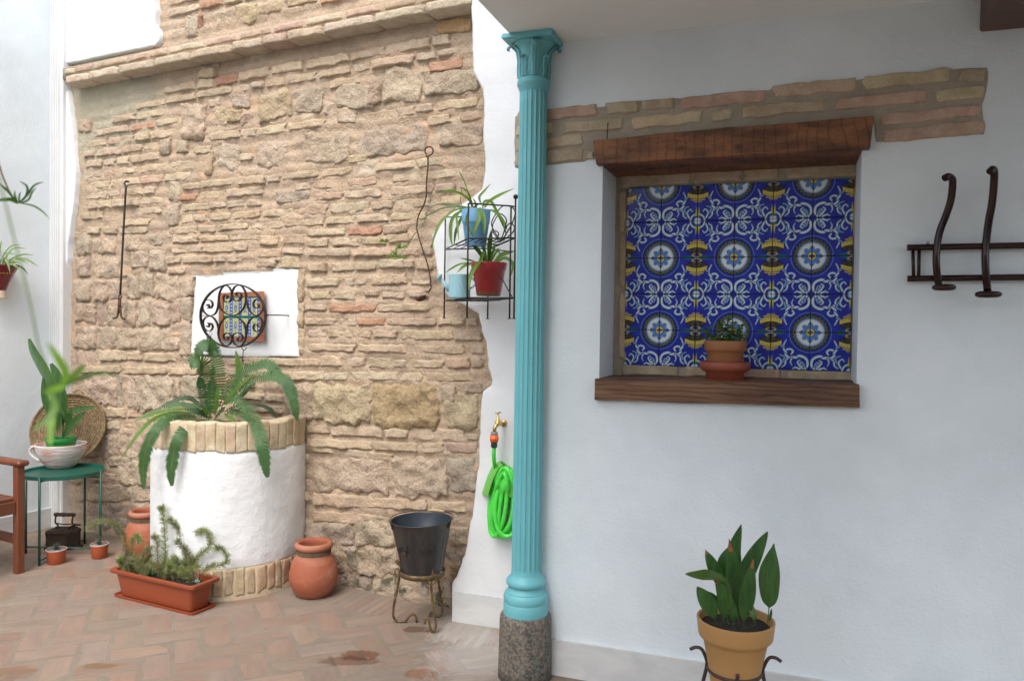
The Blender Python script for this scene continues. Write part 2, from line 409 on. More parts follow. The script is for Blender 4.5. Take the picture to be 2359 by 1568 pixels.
def build_mortar():
    vs, keep = [], []
    for j in range(NZm):
        z = -.05+ZT0*j/(NZm-1)
        for i in range(NXm):
            u = u0-.15+(u1-u0+.35)*i/(NXm-1)
            vs.append(WA.pt(u, z, mort(u, z)))
            q = proj(vs[-1]); x, y = q[0], q[1]
            keep.append(not inpoly((x, y), niche_px))
    fs = []
    for j in range(NZm-1):
        for i in range(NXm-1):
            a = j*NXm+i; f = (a, a+1, a+NXm+1, a+NXm)
            if all(keep[k] for k in f): fs.append(f)
    return vs, fs
part('mortar', build_mortar(), m_mortar, stone_wall)

ST, BR = [], []   # features: (x0, x1, yc0, yc1, h) px
def R(Z, x0, y0, x1, y1, sl=0.0, col=None, kind='b'):
    """zoomed rectangle; sl = slope of its long axis"""
    xm = (x0+x1)/2; ym = (y0+y1)/2; a = Z(x0, ym-(xm-x0)*sl); b = Z(x1, ym+(x1-xm)*sl)
    h = abs(Z(0, y1)[1]-Z(0, y0)[1])
    (BR if kind == 'b' else ST).append((a, b, h, col))
YEL = (.60, .47, .30); GRY = (.53, .45, .35); BEI = (.59, .475, .35); PNK = (.56, .40, .31); RED = (.46, .23, .155); PAL = (.63, .52, .385)
S = 's'
for r in [(880,470,1145,700,0,BEI),(555,580,820,750,0,GRY),(270,600,450,780,0,GRY),(10,640,235,830,-.3,YEL),(1160,490,1530,650,-.1,BEI),(320,910,640,1120,0,BEI),(700,880,1170,1070,-.1,GRY),(0,970,200,1150,0,BEI),
          (780,580,860,720,0,PNK),(1270,850,1555,1010,0,BEI),(130,1320,360,1410,-.05,GRY),(465,700,560,790,0,PAL),(1255,130,1488,225,-.1,(.58,.38,.17)),(620,1070,760,1120,-.1,YEL),(560,770,690,850,-.1,BEI),(0,0,190,90,-.2,YEL),(210,-10,420,30,-.2,YEL)]:
    R(Z2, *r[:5], col=r[5], kind=S)
for r in [(1255,720,1420,960,0,BEI),(1490,740,1570,870,0,YEL),(1600,650,1725,745,0,GRY),(1500,1005,1645,1190,0,GRY),(1110,955,1185,1070,0,BEI),(1215,975,1300,1060,0,BEI),(540,820,625,910,0,BEI),(1370,470,1490,540,-.1,YEL),(1375,425,1510,480,-.2,GRY),
          (1280,100,1370,250,0,GRY),(1480,70,1600,150,-.2,BEI),(1620,20,1770,170,-.2,YEL),(1570,760,1670,845,0,YEL),(1660,780,1740,860,-.3,PNK),(1420,1060,1475,1220,0,YEL),(1170,1255,1235,1400,0,PAL),(1150,1412,1232,1566,0,PAL),(1365,105,1395,200,0,RED)]:
    R(Z1, *r[:5], col=r[5], kind=S)
for r in [(525,50,625,200),(640,80,795,185),(522,205,622,345),(640,200,815,355),(865,335,955,500),(965,320,1055,480),(1070,325,1235,510),(1035,165,1140,310),(515,360,625,520),(640,370,740,520),(750,370,820,500),(905,170,1015,285),(860,80,960,165),(1025,50,1110,130),
          (512,525,650,665),(660,530,735,690),(735,540,835,690),(845,520,940,690),(955,505,1035,690),(1045,525,1180,685),(1185,500,1245,665),(518,695,660,850),(670,690,800,845),(805,700,940,850),(950,695,1110,860),(1112,685,1235,865),
          (1250,340,1325,480),(1248,485,1318,660),(1240,665,1315,880),(520,860,660,990),
          (580,1035,800,1240),(805,1030,838,1265),(868,1035,930,1250),(935,1040,1190,1280),(1195,1040,1240,1185),(1250,1030,1420,1180),(915,1035,975,1056),(700,1440,830,1600),(840,1440,1060,1600),(560,1270,690,1400),(1180,1190,1400,1300)]:
    R(Z3, *r, col=rnd.choice([BEI, BEI, GRY, PNK, (.55, .44, .34)]), kind=S)
for r in [(400,1090,790,1355,YEL),(810,1090,1250,1395,(.56,.41,.22)),(1300,1165,1535,1395,YEL),(1270,1095,1375,1215,BEI),(1435,1075,1560,1150,BEI),(200,1080,390,1330,BEI),(285,300,325,520,YEL),(285,525,328,705,YEL),(290,710,330,890,YEL)]:
    R(Z4, r[0], r[1], r[2], r[3], col=r[4], kind=S)
for r in [(400,35,905,262,BEI),(940,30,1310,300,BEI),(1320,20,1510,260,GRY),(345,480,660,640,GRY),(680,470,960,640,BEI),(545,645,700,830,GRY),(705,650,985,840,BEI),(610,840,820,930,GRY),(830,845,975,1000,BEI),(985,640,1200,900,BEI),(1110,860,1200,1010,GRY),(1300,640,1430,780,GRY),(1330,500,1460,630,BEI),(1240,800,1350,1000,GRY),(980,900,1100,1010,BEI)]:
    R(Z6, r[0], r[1], r[2], r[3], col=r[4], kind=S)
for r in [(60,40,330,150,BEI),(380,30,700,200,BEI),(750,20,1060,90,GRY),(500,210,1050,330,BEI),(500,340,900,560,GRY),(820,60,1070,230,BEI),(300,100,470,330,GRY)]:
    R(Z5, r[0], r[1], r[2], r[3], col=r[4], kind=S)
for r in [(330,358,560,415,-.03),(680,355,760,400),(790,330,1040,400,-.08),(570,358,670,410,0,PNK),(1060,340,1200,400,-.05),(360,445,510,505),(525,440,680,500),(740,440,840,480),(860,450,1020,495),(1040,440,1180,490),(330,540,480,580),(490,538,820,590,-.03),(825,532,1190,590,-.03),
          (330,630,550,680),(575,635,695,685),(700,633,895,683),(900,630,1235,682),(1245,628,1440,680),(1450,625,1530,680),(355,710,480,765),(490,710,655,768),(660,710,795,770),(805,710,980,770),(1000,712,1360,785),(1370,732,1560,785),
          (360,808,680,862,.03),(690,812,1040,872,.02),(1060,815,1430,882),(1470,820,1575,880),(270,908,430,965),(440,890,600,968),(620,900,750,970,0,PNK),(762,905,930,978),(940,915,1035,975),(1042,920,1295,976),(1310,905,1475,982),(1485,900,1570,975),
          (240,1000,460,1062),(467,1008,635,1062),(650,1000,975,1062),(990,1005,1150,1070),(1162,1008,1525,1072,.02),(100,910,262,962),(-110,900,90,955),
          (340,1370,500,1430),(505,1382,870,1452,.04),(890,1390,1050,1460),(1080,1393,1440,1482,.03),(1455,1430,1540,1475),(340,1470,795,1532,.05),(805,1485,1120,1550,.04),(1150,1490,1300,1568),(1310,1490,1535,1568,0,PNK),
          (350,80,495,140),(525,75,715,135),(725,70,900,125,0,YEL),(905,50,1060,110),(350,145,645,205),(660,150,930,205,-.03),(940,150,1130,200,0,PNK),(1140,120,1225,195),(345,250,485,308),(510,248,675,305),(680,245,835,300),(850,220,1020,285),(1030,225,1090,285),(1100,215,1225,300),
          (0,150,170,215),(180,145,325,190),(0,205,180,240),(0,230,130,280),(140,200,290,290),(20,60,150,130),(170,50,330,120)]:
    R(Z4, *r[:4], sl=(r[4] if len(r) > 4 else 0), col=(r[5] if len(r) > 5 else None))
for r in [(380,275,795,372,.06),(720,305,1180,385,.04),(1190,330,1440,405,.03),(380,400,690,480,.03),(960,420,1330,470,.03)]:
    R(Z6, *r[:4], sl=r[4])
for r in [(685,850,875,930),(880,862,975,925),(980,870,1210,935,.03),(535,960,825,1012),(830,965,1150,1020,.02),(1150,970,1350,1028),(690,1250,860,1320),(870,1270,1000,1322),(705,1345,830,1402),(835,1360,960,1425),(1000,1290,1200,1340),(970,1370,1100,1430),(700,0,800,50),(810,0,1000,50),(600,0,690,50)]:
    R(Z3, *r[:4], sl=(r[4] if len(r) > 4 else 0))
def feat(W, f):
    a, b, h, col = f
    (ua, za), (ub, zb) = W.uv(*a), W.uv(*b); m = W.px((a[0]+b[0])/2, (a[1]+b[1])/2); s = (m-CAM).dot(_F)/F
    return (ua+ub)/2, (za+zb)/2, math.hypot(ub-ua, zb-za), h*s, math.atan2(zb-za, ub-ua), col
BCOL = [(.60, .48, .325), (.58, .46, .31), (.63, .515, .36), (.59, .465, .315), (.59, .455, .305), (.61, .495, .345), (.58, .41, .29), (.52, .29, .19)]
BW = [6, 6, 5, 6, 5, 5, 2.5, 1.1]
items = []
for f in ST: items.append(('stone',)+feat(WA, f))
for f in BR: items.append(('brick',)+feat(WA, f))
taken = [(i[1], i[2], i[3], i[4]) for i in items]
ubo = [WA.uv(*p) for p in outline]
nn_uv = [WA.uv(*p) for p in niche_px]
nbx = (min(p[0] for p in nn_uv), max(p[0] for p in nn_uv), min(p[1] for p in nn_uv), max(p[1] for p in nn_uv))
def corn_z(u): # height of the cornice's lower edge
    p = WA.pt(u, 3, 0); x = proj(p)[0]; return WA.uv(x, 195-.199*(x-145))[1]
z = .10
while z < 3.95:
    rowh = rnd.uniform(.062, .078); u = WA.uv(165, 900)[0]+rnd.uniform(0, .1)
    while u < u1:
        ln = rnd.choice([rnd.uniform(.11, .17), rnd.uniform(.2, .29), rnd.uniform(.22, .33)]); uc = u+ln/2; zc = z+rowh/2+.006*N3((u*2, 4, z))
        q0 = proj(WA.pt(u-.055, zc, 0)); q1 = proj(WA.pt(u+ln+.005, zc, 0)); qt = proj(WA.pt(uc, zc+rowh/2, 0)); qb = proj(WA.pt(uc, zc-rowh/2, 0))
        ok = all(inpoly(q[:2], outline) for q in (q0, q1, qt, qb)) and max(q0[1], q1[1]) > -40
        ht = rowh*rnd.uniform(.60, .82)
        for (a, b, c, d) in taken:
            if abs(a-uc) < (c+ln)/2*.97 and abs(b-zc) < (d+ht)/2*.93: ok = False; break
        if ok and nbx[0]-.02 < u+ln and u < nbx[1]+.02 and nbx[2]-.03 < zc < nbx[3]+.045: ok = False
        cz = corn_z(uc)
        if ok and cz-.10 < zc < cz+.155: ok = False
        # bare mortar under the cornice, and beside the left edge
        if ok and cz-.55 < zc < cz and proj(WA.pt(uc, zc, 0))[0] < 400 and zc > cz-.1-.32*max(0, 1-(u-WA.uv(165, 900)[0])/1.1): ok = False
        if ok and N3((uc*2.3, 8, zc*3)) > .42: ok = False
        if ok:
            c = rnd.choices(BCOL, BW)[0]
            items.append(('brick', uc, zc, ln*.98, ht, .012*N3((uc, 2, zc)), c)); u += ln+rnd.uniform(.001, .010)
        else: u += .05
    z += rowh
def jit(c, a=.05):
    k = 1+rnd.uniform(-a*1.6, a*1.6); return tuple(max(0, min(1, q*k*(1+rnd.uniform(-a, a)*.5))) for q in c)
bricks = sorted([i for i in items if i[0] == 'brick'], key=lambda i: -i[3]*i[4])
stones = [i for i in items if i[0] == 'stone']
small = []
def near(c, f, m=(.585, .452, .325)): return tuple(a*(1-f)+b*f for a, b in zip(c, m))
for n, (k, uc, zc, wd, ht, an, col) in enumerate(bricks):
    col = col or rnd.choices(BCOL, BW)[0]; col = jit(near(col, .1 if col[0]-col[2] > .30 else .4))
    vf = rock(WA, uc, zc, wd, ht, mort(uc, zc)*.6-.004, rnd.uniform(.005, .019), n*1.37+.5, rough=.0065, nu=max(9, min(26, int(wd/.011))), nv=9, k=.09, ang=an, edge=.24, pw=11)
    if n < 262: part('brick', vf, m_oldbrick, stone_wall, color=col)
    else: small.append(vf)
for n, (k, uc, zc, wd, ht, an, col) in enumerate(stones):
    col = col or BEI; col = jit(near(col, .15 if col in (YEL, RED) or col[0]-col[2] > .3 else .45)); big = min(wd, ht)
    vf = rock(WA, uc, zc, wd*1.05, ht*1.05, mort(uc, zc)*.6-.006, rnd.uniform(.010, .022)+.05*max(0, big-.12), n*2.11+3, rough=.009+.05*max(0, big-.1), nu=max(12, min(34, int(wd/.011))), nv=max(11, min(28, int(ht/.011))), k=.26, ang=an, edge=.16, pw=8, facet=.012)
    part('stone', vf, m_rock, stone_wall, color=col)
# cornice: two courses of long bricks that stand out of the wall
def corn(x0, x1, yb, yt, off, col, seed):
    f = ((x0, (yb+yt)/2), (x1, (yb+yt)/2-.199*(x1-x0)), abs(yb-yt), col)
    (ua, za), (ub, zb) = WA.uv(*f[0], off), WA.uv(*f[1], off); s = (WA.px((x0+x1)/2, yb-.1*(x1-x0), off)-CAM).dot(_F)/F
    vf = rock(WA, (ua+ub)/2, (za+zb)/2, math.hypot(ub-ua, zb-za)*.99, f[2]*s, off-.03, .03, seed, rough=.004, nu=22, nv=8, k=.12, ang=math.atan2(zb-za, ub-ua), edge=.1, back=.09, pw=9)
    part('brick', vf, m_oldbrick, stone_wall, color=col)
xs = [146, 200, 268, 350, 432, 530, 600, 655, 738, 858, 975, 1086]
for i in range(len(xs)-1):
    x = xs[i]; yb = 195-.199*(x-145); corn(x, xs[i+1], yb, yb-19-i*.4, .115, jit(rnd.choice([PAL, BEI, (.56, .45, .32), PNK])), 50+i)
xs = [147, 170, 210, 292, 340, 384, 470, 545, 625, 700, 790, 880, 960, 1086]
for i in range(len(xs)-1):
    x = xs[i]; yb = 195-.199*(x-145)-22-(x-145)*.004; corn(x, xs[i+1], yb, yb-13-(x-145)*.006, .065, jit(rnd.choice([PAL, PNK, PNK, (.55, .42, .3)])), 80+i)
if small: part('small_bricks', J(*small), m_oldbrick, stone_wall, kind='stuff', color=(.58, .46, .34))
cb0, cb1 = WA.uv(146, 180, .05), WA.uv(1086, -4, .05)
part('bedding_mortar', obox(WA.pt(cb0[0], cb0[1]-.01, -.04), (WA.pt(cb1[0], cb1[1]-.01)-WA.pt(cb0[0], cb0[1]-.01)), V((0, 0, .075)), WA.n*.095), m_mortar, stone_wall)
# white panel in the stone wall
part('plaster_panel', sheet(WA, nn_uv, -.012, -.09, bev=.006, wob=.004, seed=3), m_white, stone_wall)

# ---- white render left of the stones and the upper white patch
pl = [(60, -300), (362, -300), (364, 0), Z1(1098, 90), Z1(1095, 190), Z1(1130, 250), Z1(1125, 295), Z1(1100, 325)]
pl += [(x, 195-.199*(x-145)-42) for x in (340, 280, 200, 150)] + [(152, 195)] + [(x, y) for x, y in L_edge[1:]] + [(60, 1300)]
pl = [WA.uv(x, y) if y < 1280 else (WA.uv(x, 1200)[0], -.05) for x, y in pl]
solo('white_wall', sheet(WA, pl, .030, -.05, bev=.008, wob=.005, seed=5), m_white, 'narrow white plastered wall strip and patch above the stone wall beside the downpipe', 'wall')
# ---- white pier wall right of the stones (plane D) behind the column
pr = []
for x, y in R_edge:
    u, z = WD.uv(x, y); pr.append((u, z if y < 1436 else -.05))
pr = [(WD.uv(1037, 1400)[0], -.05)] + pr[1:-1] + [WD.uv(1084, -60), WD.uv(1080, -500), (WD.uv(1300, 500)[0], WD.uv(1080, -500)[1]), (WD.uv(1300, 500)[0], -.05)]
solo('white_wall', sheet(WD, pr, 0.0, -.16, bev=.014, wob=.006, seed=9), m_white, 'bright white wall between the stone wall and the turquoise column', 'wall')
# ---- wall C
lw = thing('white_wall', 'white side wall at the left edge behind the wooden chair', 'wall', WC.pt(UC, 0))
part('wall', rectw(WC, UC-8.6, UC+.02, -.05, 4.9, -.25, 0), m_whiteB, lw, False)
part('baseboard', rectw(WC, UC-6.6, UC-.06, 0, .137, 0.0, .012), m_marble, lw, False)
# ---- downpipe in the corner
ua, ub = WA.uv(100, 700, .06)[0], WA.uv(142, 700, .06)[0]
def pipe_prof():
    w_ = ub-ua; pts = [(0, -.03), (0, .05), (.30*w_, .056), (.42*w_, .062)]
    for i in range(5):
        a = .44+i*.1; pts += [(a*w_, .062), ((a+.025)*w_, .076), ((a+.06)*w_, .076), ((a+.085)*w_, .060)]
    pts += [(w_*.97, .06), (w_, .05), (w_, -.03)]
    return pts
pp = pipe_prof(); n = len(pp)
pv = [WA.pt(ua+a, z, b) for z in (.0, 4.4) for a, b in pp]
pf = [(i, i+n, (i+1) % n+n, (i+1) % n) for i in range(n)]
m_pipe = M('white_metal_pipe', (.67, .68, .68), (.64, .65, .65), rough=.4, bump=.02)
dp = solo('drainpipe', (pv, pf), m_pipe, 'white ribbed square downpipe running up the corner at the left', 'pipe', smooth=False); fixn(dp)

# ---- wall B with the tiled niche
DEP = .27
nu0, nz1 = WB.uv(1388, 385); nu1 = WB.uv(1979, 600)[0]; nz0 = WB.uv(1690, 884)[1]; nz1 = WB.uv(1690, 345)[1]
ul = WB.uv(1191, 800)[0]; ur = 3.2
rw = thing('white_wall', 'long white wall of the portico holding the tiled niche and coat rack', 'wall', WB.pt(0, 0, 0))
def cell(u0, u1, z0, z1, o0, o1): return rectw(WB, u0, u1, z0, z1, o0, o1)
TOPZ = 3.7
wv = []
def quadW(a, b, c, d): return [a, b, c, d], [(0, 1, 2, 3)]
P_ = WB.pt
wv = [quadW(P_(ul, -.05), P_(nu0, -.05), P_(nu0, TOPZ), P_(ul, TOPZ)), quadW(P_(nu1, -.05), P_(ur, -.05), P_(ur, TOPZ), P_(nu1, TOPZ)),
      quadW(P_(nu0, -.05), P_(nu1, -.05), P_(nu1, nz0), P_(nu0, nz0)), quadW(P_(nu0, nz1), P_(nu1, nz1), P_(nu1, TOPZ), P_(nu0, TOPZ)),
      quadW(P_(nu0, nz0), P_(nu0, nz1), P_(nu0, nz1, -DEP), P_(nu0, nz0, -DEP)), quadW(P_(nu1, nz0), P_(nu1, nz0, -DEP), P_(nu1, nz1, -DEP), P_(nu1, nz1)),
      quadW(P_(ul, -.05), P_(ul, TOPZ), P_(ul, TOPZ, -.5), P_(ul, -.05, -.5)),
      quadW(P_(nu0, nz0), P_(nu0, nz0, -DEP), P_(nu1, nz0, -DEP), P_(nu1, nz0)), quadW(P_(nu0, nz1), P_(nu1, nz1), P_(nu1, nz1, -DEP), P_(nu0, nz1, -DEP)),
      quadW(P_(ur, -.05, 0), P_(ur, -.05, -.5), P_(ur, TOPZ, -.5), P_(ur, TOPZ, 0)), quadW(P_(ul, -.05, -.5), P_(ul, TOPZ, -.5), P_(ur, TOPZ, -.5), P_(ur, -.05, -.5)),
      quadW(P_(ul, TOPZ, 0), P_(ur, TOPZ, 0), P_(ur, TOPZ, -.5), P_(ul, TOPZ, -.5))]
wo = part('wall', J(*wv), m_whiteB, rw, False)
part('niche_back', cell(nu0+.001, nu1-.001, nz0+.001, nz1-.001, -DEP-.03, -DEP), m_mortarB, rw, False)
# marble skirting
part('baseboard', rectw(WB, ul-.01, WB.uv(1640, 1520)[0], 0, .152, 0, .014), m_marble, rw, False)
part('baseboard', rectw(WB, WB.uv(1640, 1520)[0]+.002, ur, 0, .1525, 0, .0145), m_marble, rw, False)
solo('baseboard', rectw(WD, WD.uv(1043, 1428)[0], WD.uv(1200, 1428)[0], 0, .152, -.12, .012), m_marble, 'short pale marble skirting slab left of the column foot', 'skirting board', smooth=False)
# exposed brick band
band = [Z7(238, 810), Z7(450, 780), Z7(700, 748), Z7(860, 740), Z7(1060, 706), Z7(1090, 700), Z7(1390, 682), Z7(1700, 645), Z7(2000, 625), Z8(280, 615), Z8(640, 575), Z8(860, 556), Z8(1100, 528), Z8(1560, 480), Z8(1770, 470), Z8(1783, 500), Z8(1778, 570),
        Z8(1768, 640), Z8(1735, 730), Z8(1740, 850), Z8(1757, 880), Z8(1750, 930), Z8(1400, 955), Z8(1000, 985), Z8(990, 800)]
band += [(x, 318-.0803*(x-1378)+8) for x in (2000, 1700, 1390)] + [Z7(800, 1080), Z7(770, 1095), Z7(720, 1120), Z7(450, 1148), Z7(240, 1160)]
bu = [WB.uv(*p) for p in band]
part('band_mortar', sheet(WB, bu, .003, -.01, bev=.003, wob=.004, seed=12), m_mortarB, rw)
def bandb(Z, x0, x1, ym, h, col, W=WB, off=.0, sl=-.1):
    a, b = Z(x0, ym-(x1-x0)/2*sl), Z(x1, ym+(x1-x0)/2*sl); h *= 1.12; hh = h*.3329 if Z in (Z7, Z8) else h*.3838
    (ua, za), (ub, zb) = W.uv(*a, off), W.uv(*b, off); s = (W.px(*a, off)-CAM).dot(_F)/F
    w_ = math.hypot(ub-ua, zb-za)
    part('brick', rock(W, (ua+ub)/2, (za+zb)/2, w_, hh*s, off, .011, x0*.13+ym, rough=.0024, nu=max(10, int(w_/.012)), nv=9, k=.10, ang=math.atan2(zb-za, ub-ua), edge=.16, back=.02, pw=12), m_brickB, rw, color=jit(col, .06))
p1 = (.54, .435, .31); p2 = (.56, .465, .31); p3 = (.54, .39, .30); p4 = (.49, .405, .30)
for r in [(255,815,790,74,p3),(865,1110,748,76,p1),(1118,1350,722,66,p4),(1385,1975,692,76,p3),(250,515,900,68,p2),(575,1000,872,76,p1),(1040,1550,835,80,p2),(1605,1750,803,72,p1),(1812,2050,783,66,p1),(243,720,992,72,p1),(238,720,1090,84,p4),(735,790,1080,50,p4)]:
    bandb(Z7, *r)
for r in [(285,870,612,84,p1),(912,1525,550,86,p2),(1578,1780,525,84,p4),(75,672,757,78,p1),(720,1365,697,78,p3),(1415,1765,655,80,p2),(1025,1735,800,74,p3),(1045,1755,912,86,p3)]:
    bandb(Z8, *r)
BK = -DEP
for r in [(975,1452,1237,88,p1),(1478,1820,1212,76,p4)]: bandb(Z7, *r, off=BK, sl=-.06)
for r in [(85,340,1203,74,p2),(385,890,1180,84,p1)]: bandb(Z8, *r, off=BK, sl=-.05)
for r in [(205,560,1293,56,p1),(590,880,1302,56,p1),(890,1168,1312,52,p3),(1198,1625,1326,56,p1)]: bandb(Z9, *r, off=BK, sl=.03)
for (x0, x1, rows) in ((196, 234, ((205, 470), (480, 815), (828, 1262))), (1604, 1636, ((150, 515), (525, 900), (912, 1285)))):
    for ya, yb in rows:
        (ua, za), (ub, zb) = WB.uv(*Z9(x0, ya), BK), WB.uv(*Z9(x1, yb), BK)
        part('brick', rock(WB, (ua+ub)/2, (za+zb)/2, abs(ub-ua), abs(za-zb)*.97, BK, .011, x0+ya, rough=.0015, nu=8, nv=16, k=.2, edge=.08, back=.02, pw=8), m_brickB, rw, color=jit(p1))

# ---- ceiling slab of the portico; its free edge runs over the column
cs = thing('portico_ceiling', 'flat white ceiling of the portico above the column', 'ceiling', WB.pt(ul, CEIL))
part('slab', rectw(WB, ul-.0, ur, CEIL, CEIL+.35, -.02, 3.5), m_ceil, cs, False)
part('added_upper_wall', rectw(WB, ul, ul+.22, CEIL+.352, 4.4, -.5, 3.5), m_white, cs, False)  # added out of view to cut the sky light over the courtyard
solo('added_rear_wall', obox((-7.5, -5.6, -.05), (12.5, 0, 0), (0, .3, 0), (0, 0, 3.7)), m_white, kind='structure', smooth=False)  # plain wall added behind the camera to block low sky light
# ---- wooden beam at the top right corner
def wood_extra(dark_, sc_, stretch):
    def f(t, L, cur, noise, mix, tc):
        mp = t.nodes.new('ShaderNodeMapping'); mp.inputs['Rotation'].default_value = (0, 0, BB); mp.inputs['Scale'].default_value = stretch
        L(tc.outputs['Object'], mp.inputs['Vector'])
        wv = t.nodes.new('ShaderNodeTexWave'); wv.bands_direction = 'Z'; wv.inputs['Scale'].default_value = sc_; wv.inputs['Distortion'].default_value = 6; wv.inputs['Detail'].default_value = 4
        wv.inputs['Detail Scale'].default_value = 1.6; L(mp.outputs[0], wv.inputs['Vector'])
        r = ramp(t, wv.outputs[0], [(.0, (1, 1, 1)), (.8, (.9, .9, .9)), (1, (dark_,)*3)]).outputs[0]
        return mix(.75, cur, r, 'MULTIPLY')
    return f
m_beam = M('dark_oiled_timber', (.115, .040, .016), (.055, .020, .009), ns=5, rough=.42, bump=.5, bs=30, bd=.004, stretch=(.35, 1, 2.2), extra=wood_extra(.45, 5, (.25, 1, 4)))
m_sill = M('pine_timber', (.19, .088, .040), (.09, .038, .017), ns=5, rough=.55, bump=.6, bs=30, bd=.005, stretch=(.3, 1, 3), extra=wood_extra(.22, 4, (.5, 1, 4)))
bu0 = WB.uv(2256, 40)[0]; bz0 = WB.uv(2256, 76)[1]
solo('ceiling_beam', bbox_(WB.pt(bu0, bz0, 0.001), WB.u*.22, V((0, 0, CEIL-bz0-.002)), WB.n*3.2, r=.006), m_beam, 'dark square timber beam under the ceiling in the top right corner', 'beam', smooth=False)
# ---- lintel and sill
def noisy_beam(W, fl, fr, hl, hr, o0, o1, seed, amp=.006, nu=60):
    """fl, fr: bottom-front pixel left/right; hl, hr: top-front pixels"""
    a0, a1 = W.uv(*fl, o1), W.uv(*fr, o1); b0, b1 = W.uv(*hl, o1), W.uv(*hr, o1)
    ring = []
    for i in range(nu):
        t = i/(nu-1); u = a0[0]+(a1[0]-a0[0])*t; ub = b0[0]+(b1[0]-b0[0])*t
        zb = a0[1]+(a1[1]-a0[1])*t; zt_ = b0[1]+(b1[1]-b0[1])*t
        sec = []
        m = 8
        corners = [(u, zb, o0), (u, zb, o1), (ub, zt_, o1), (ub, zt_, o0)]
        for k in range(4):
            c0, c1 = V(corners[k]), V(corners[(k+1) % 4])
            for j in range(m):
                q = .025+.95*j/(m-1); p = c0.lerp(c1, q); nz = amp*(N3((p.x*6+seed, p.y*25, p.z*12))+.5*N3((p.x*28+seed, p.y*30, p.z*30)))
                d = (0, -1) if k == 0 else ((1, 0) if k == 1 else ((0, 1) if k == 2 else (-1, 0)))
                sec.append(W.pt(p.x, p.y+d[1]*nz, p.z+d[0]*nz))
        ring.append(sec)
    k = len(ring[0]); vs = [v for s_ in ring for v in s_]; fs = []
    for i in range(nu-1):
        for j in range(k): fs.append((i*k+j, i*k+(j+1) % k, (i+1)*k+(j+1) % k, (i+1)*k+j))
    fs.append(tuple(range(k))[::-1]); fs.append(tuple(range((nu-1)*k, nu*k)))
    return vs, fs
m_lint = M('adzed_lintel_timber', (.26, .105, .040), (.10, .040, .017), ns=9, rough=.55, bump=.9, bs=30, bd=.008, stretch=(.5, 1, 2), extra=None)
def lint_extra(m):
    t = m.node_tree; L = t.links.new; b = t.nodes['Principled BSDF']
    tc = t.nodes.new('ShaderNodeTexCoord'); mp = t.nodes.new('ShaderNodeMapping'); mp.inputs['Rotation'].default_value = (0, 0, BB); L(tc.outputs['Object'], mp.inputs[0])
    wv = t.nodes.new('ShaderNodeTexWave'); wv.bands_direction = 'X'; wv.inputs['Scale'].default_value = 8; wv.inputs['Distortion'].default_value = 9; wv.inputs['Detail'].default_value = 5; wv.inputs['Detail Scale'].default_value = .5; L(mp.outputs[0], wv.inputs[0])
    r = ramp(t, wv.outputs[0], [(0, (.45, .45, .45)), (.05, (.85, .85, .85)), (.14, (1, 1, 1))])
    vo = t.nodes.new('ShaderNodeTexVoronoi'); vo.inputs['Scale'].default_value = 5.5; mp2 = t.nodes.new('ShaderNodeMapping'); mp2.inputs['Scale'].default_value = (1, 1, 1.6); L(mp.outputs[0], mp2.inputs[0]); L(mp2.outputs[0], vo.inputs[0])
    kr = ramp(t, vo.outputs['Distance'], [(.09, (.10, .09, .08)), (.17, (1, 1, 1))])
    src = b.inputs['Base Color'].links[0].from_socket
    for f in (r, kr):
        x = t.nodes.new('ShaderNodeMix'); x.data_type = 'RGBA'; x.blend_type = 'MULTIPLY'; x.inputs[0].default_value = .8
        L(src, x.inputs[6]); L(f.outputs[0], x.inputs[7]); src = x.outputs[2]
    L(src, b.inputs['Base Color'])
lint_extra(m_lint)
li = solo('wooden_lintel', noisy_beam(WB, (1373, 379), (2004, 341), (1366, 322), (2013, 265), -DEP+.002, .045, 2, amp=.0045), m_lint, 'dark adzed timber lintel above the blue tiled niche', 'lintel', auto=50)
si = solo('wooden_sill', noisy_beam(WB, (1369, 921), (1980, 940), (1370, 872), (1979, 886), -DEP+.002, .035, 8, amp=.003), m_sill, 'thick brown timber sill plank under the blue tiled niche', 'sill', auto=50)
fixn(li); fixn(si)
nb = Z7(885, 858), Z7(878, 945)
a, b = WB.px(*nb[0], .03), WB.px(*nb[1], .03)
m_rust = M('rusty_iron', (.11, .045, .025), (.05, .025, .018), ns=40, rough=.7, metal=.3, bump=.3, bs=120)
nl = thing('nail', 'thin rusty nail standing up from the left end of the lintel', 'nail', b)
part('shank', tube([a, b-V((0, 0, .02))], .0022, 8), m_rust, nl)
part('head', lathe(a, [(.001, -.001), (.005, 0), (.005, .002), (.001, .003)], 10), m_rust, nl)
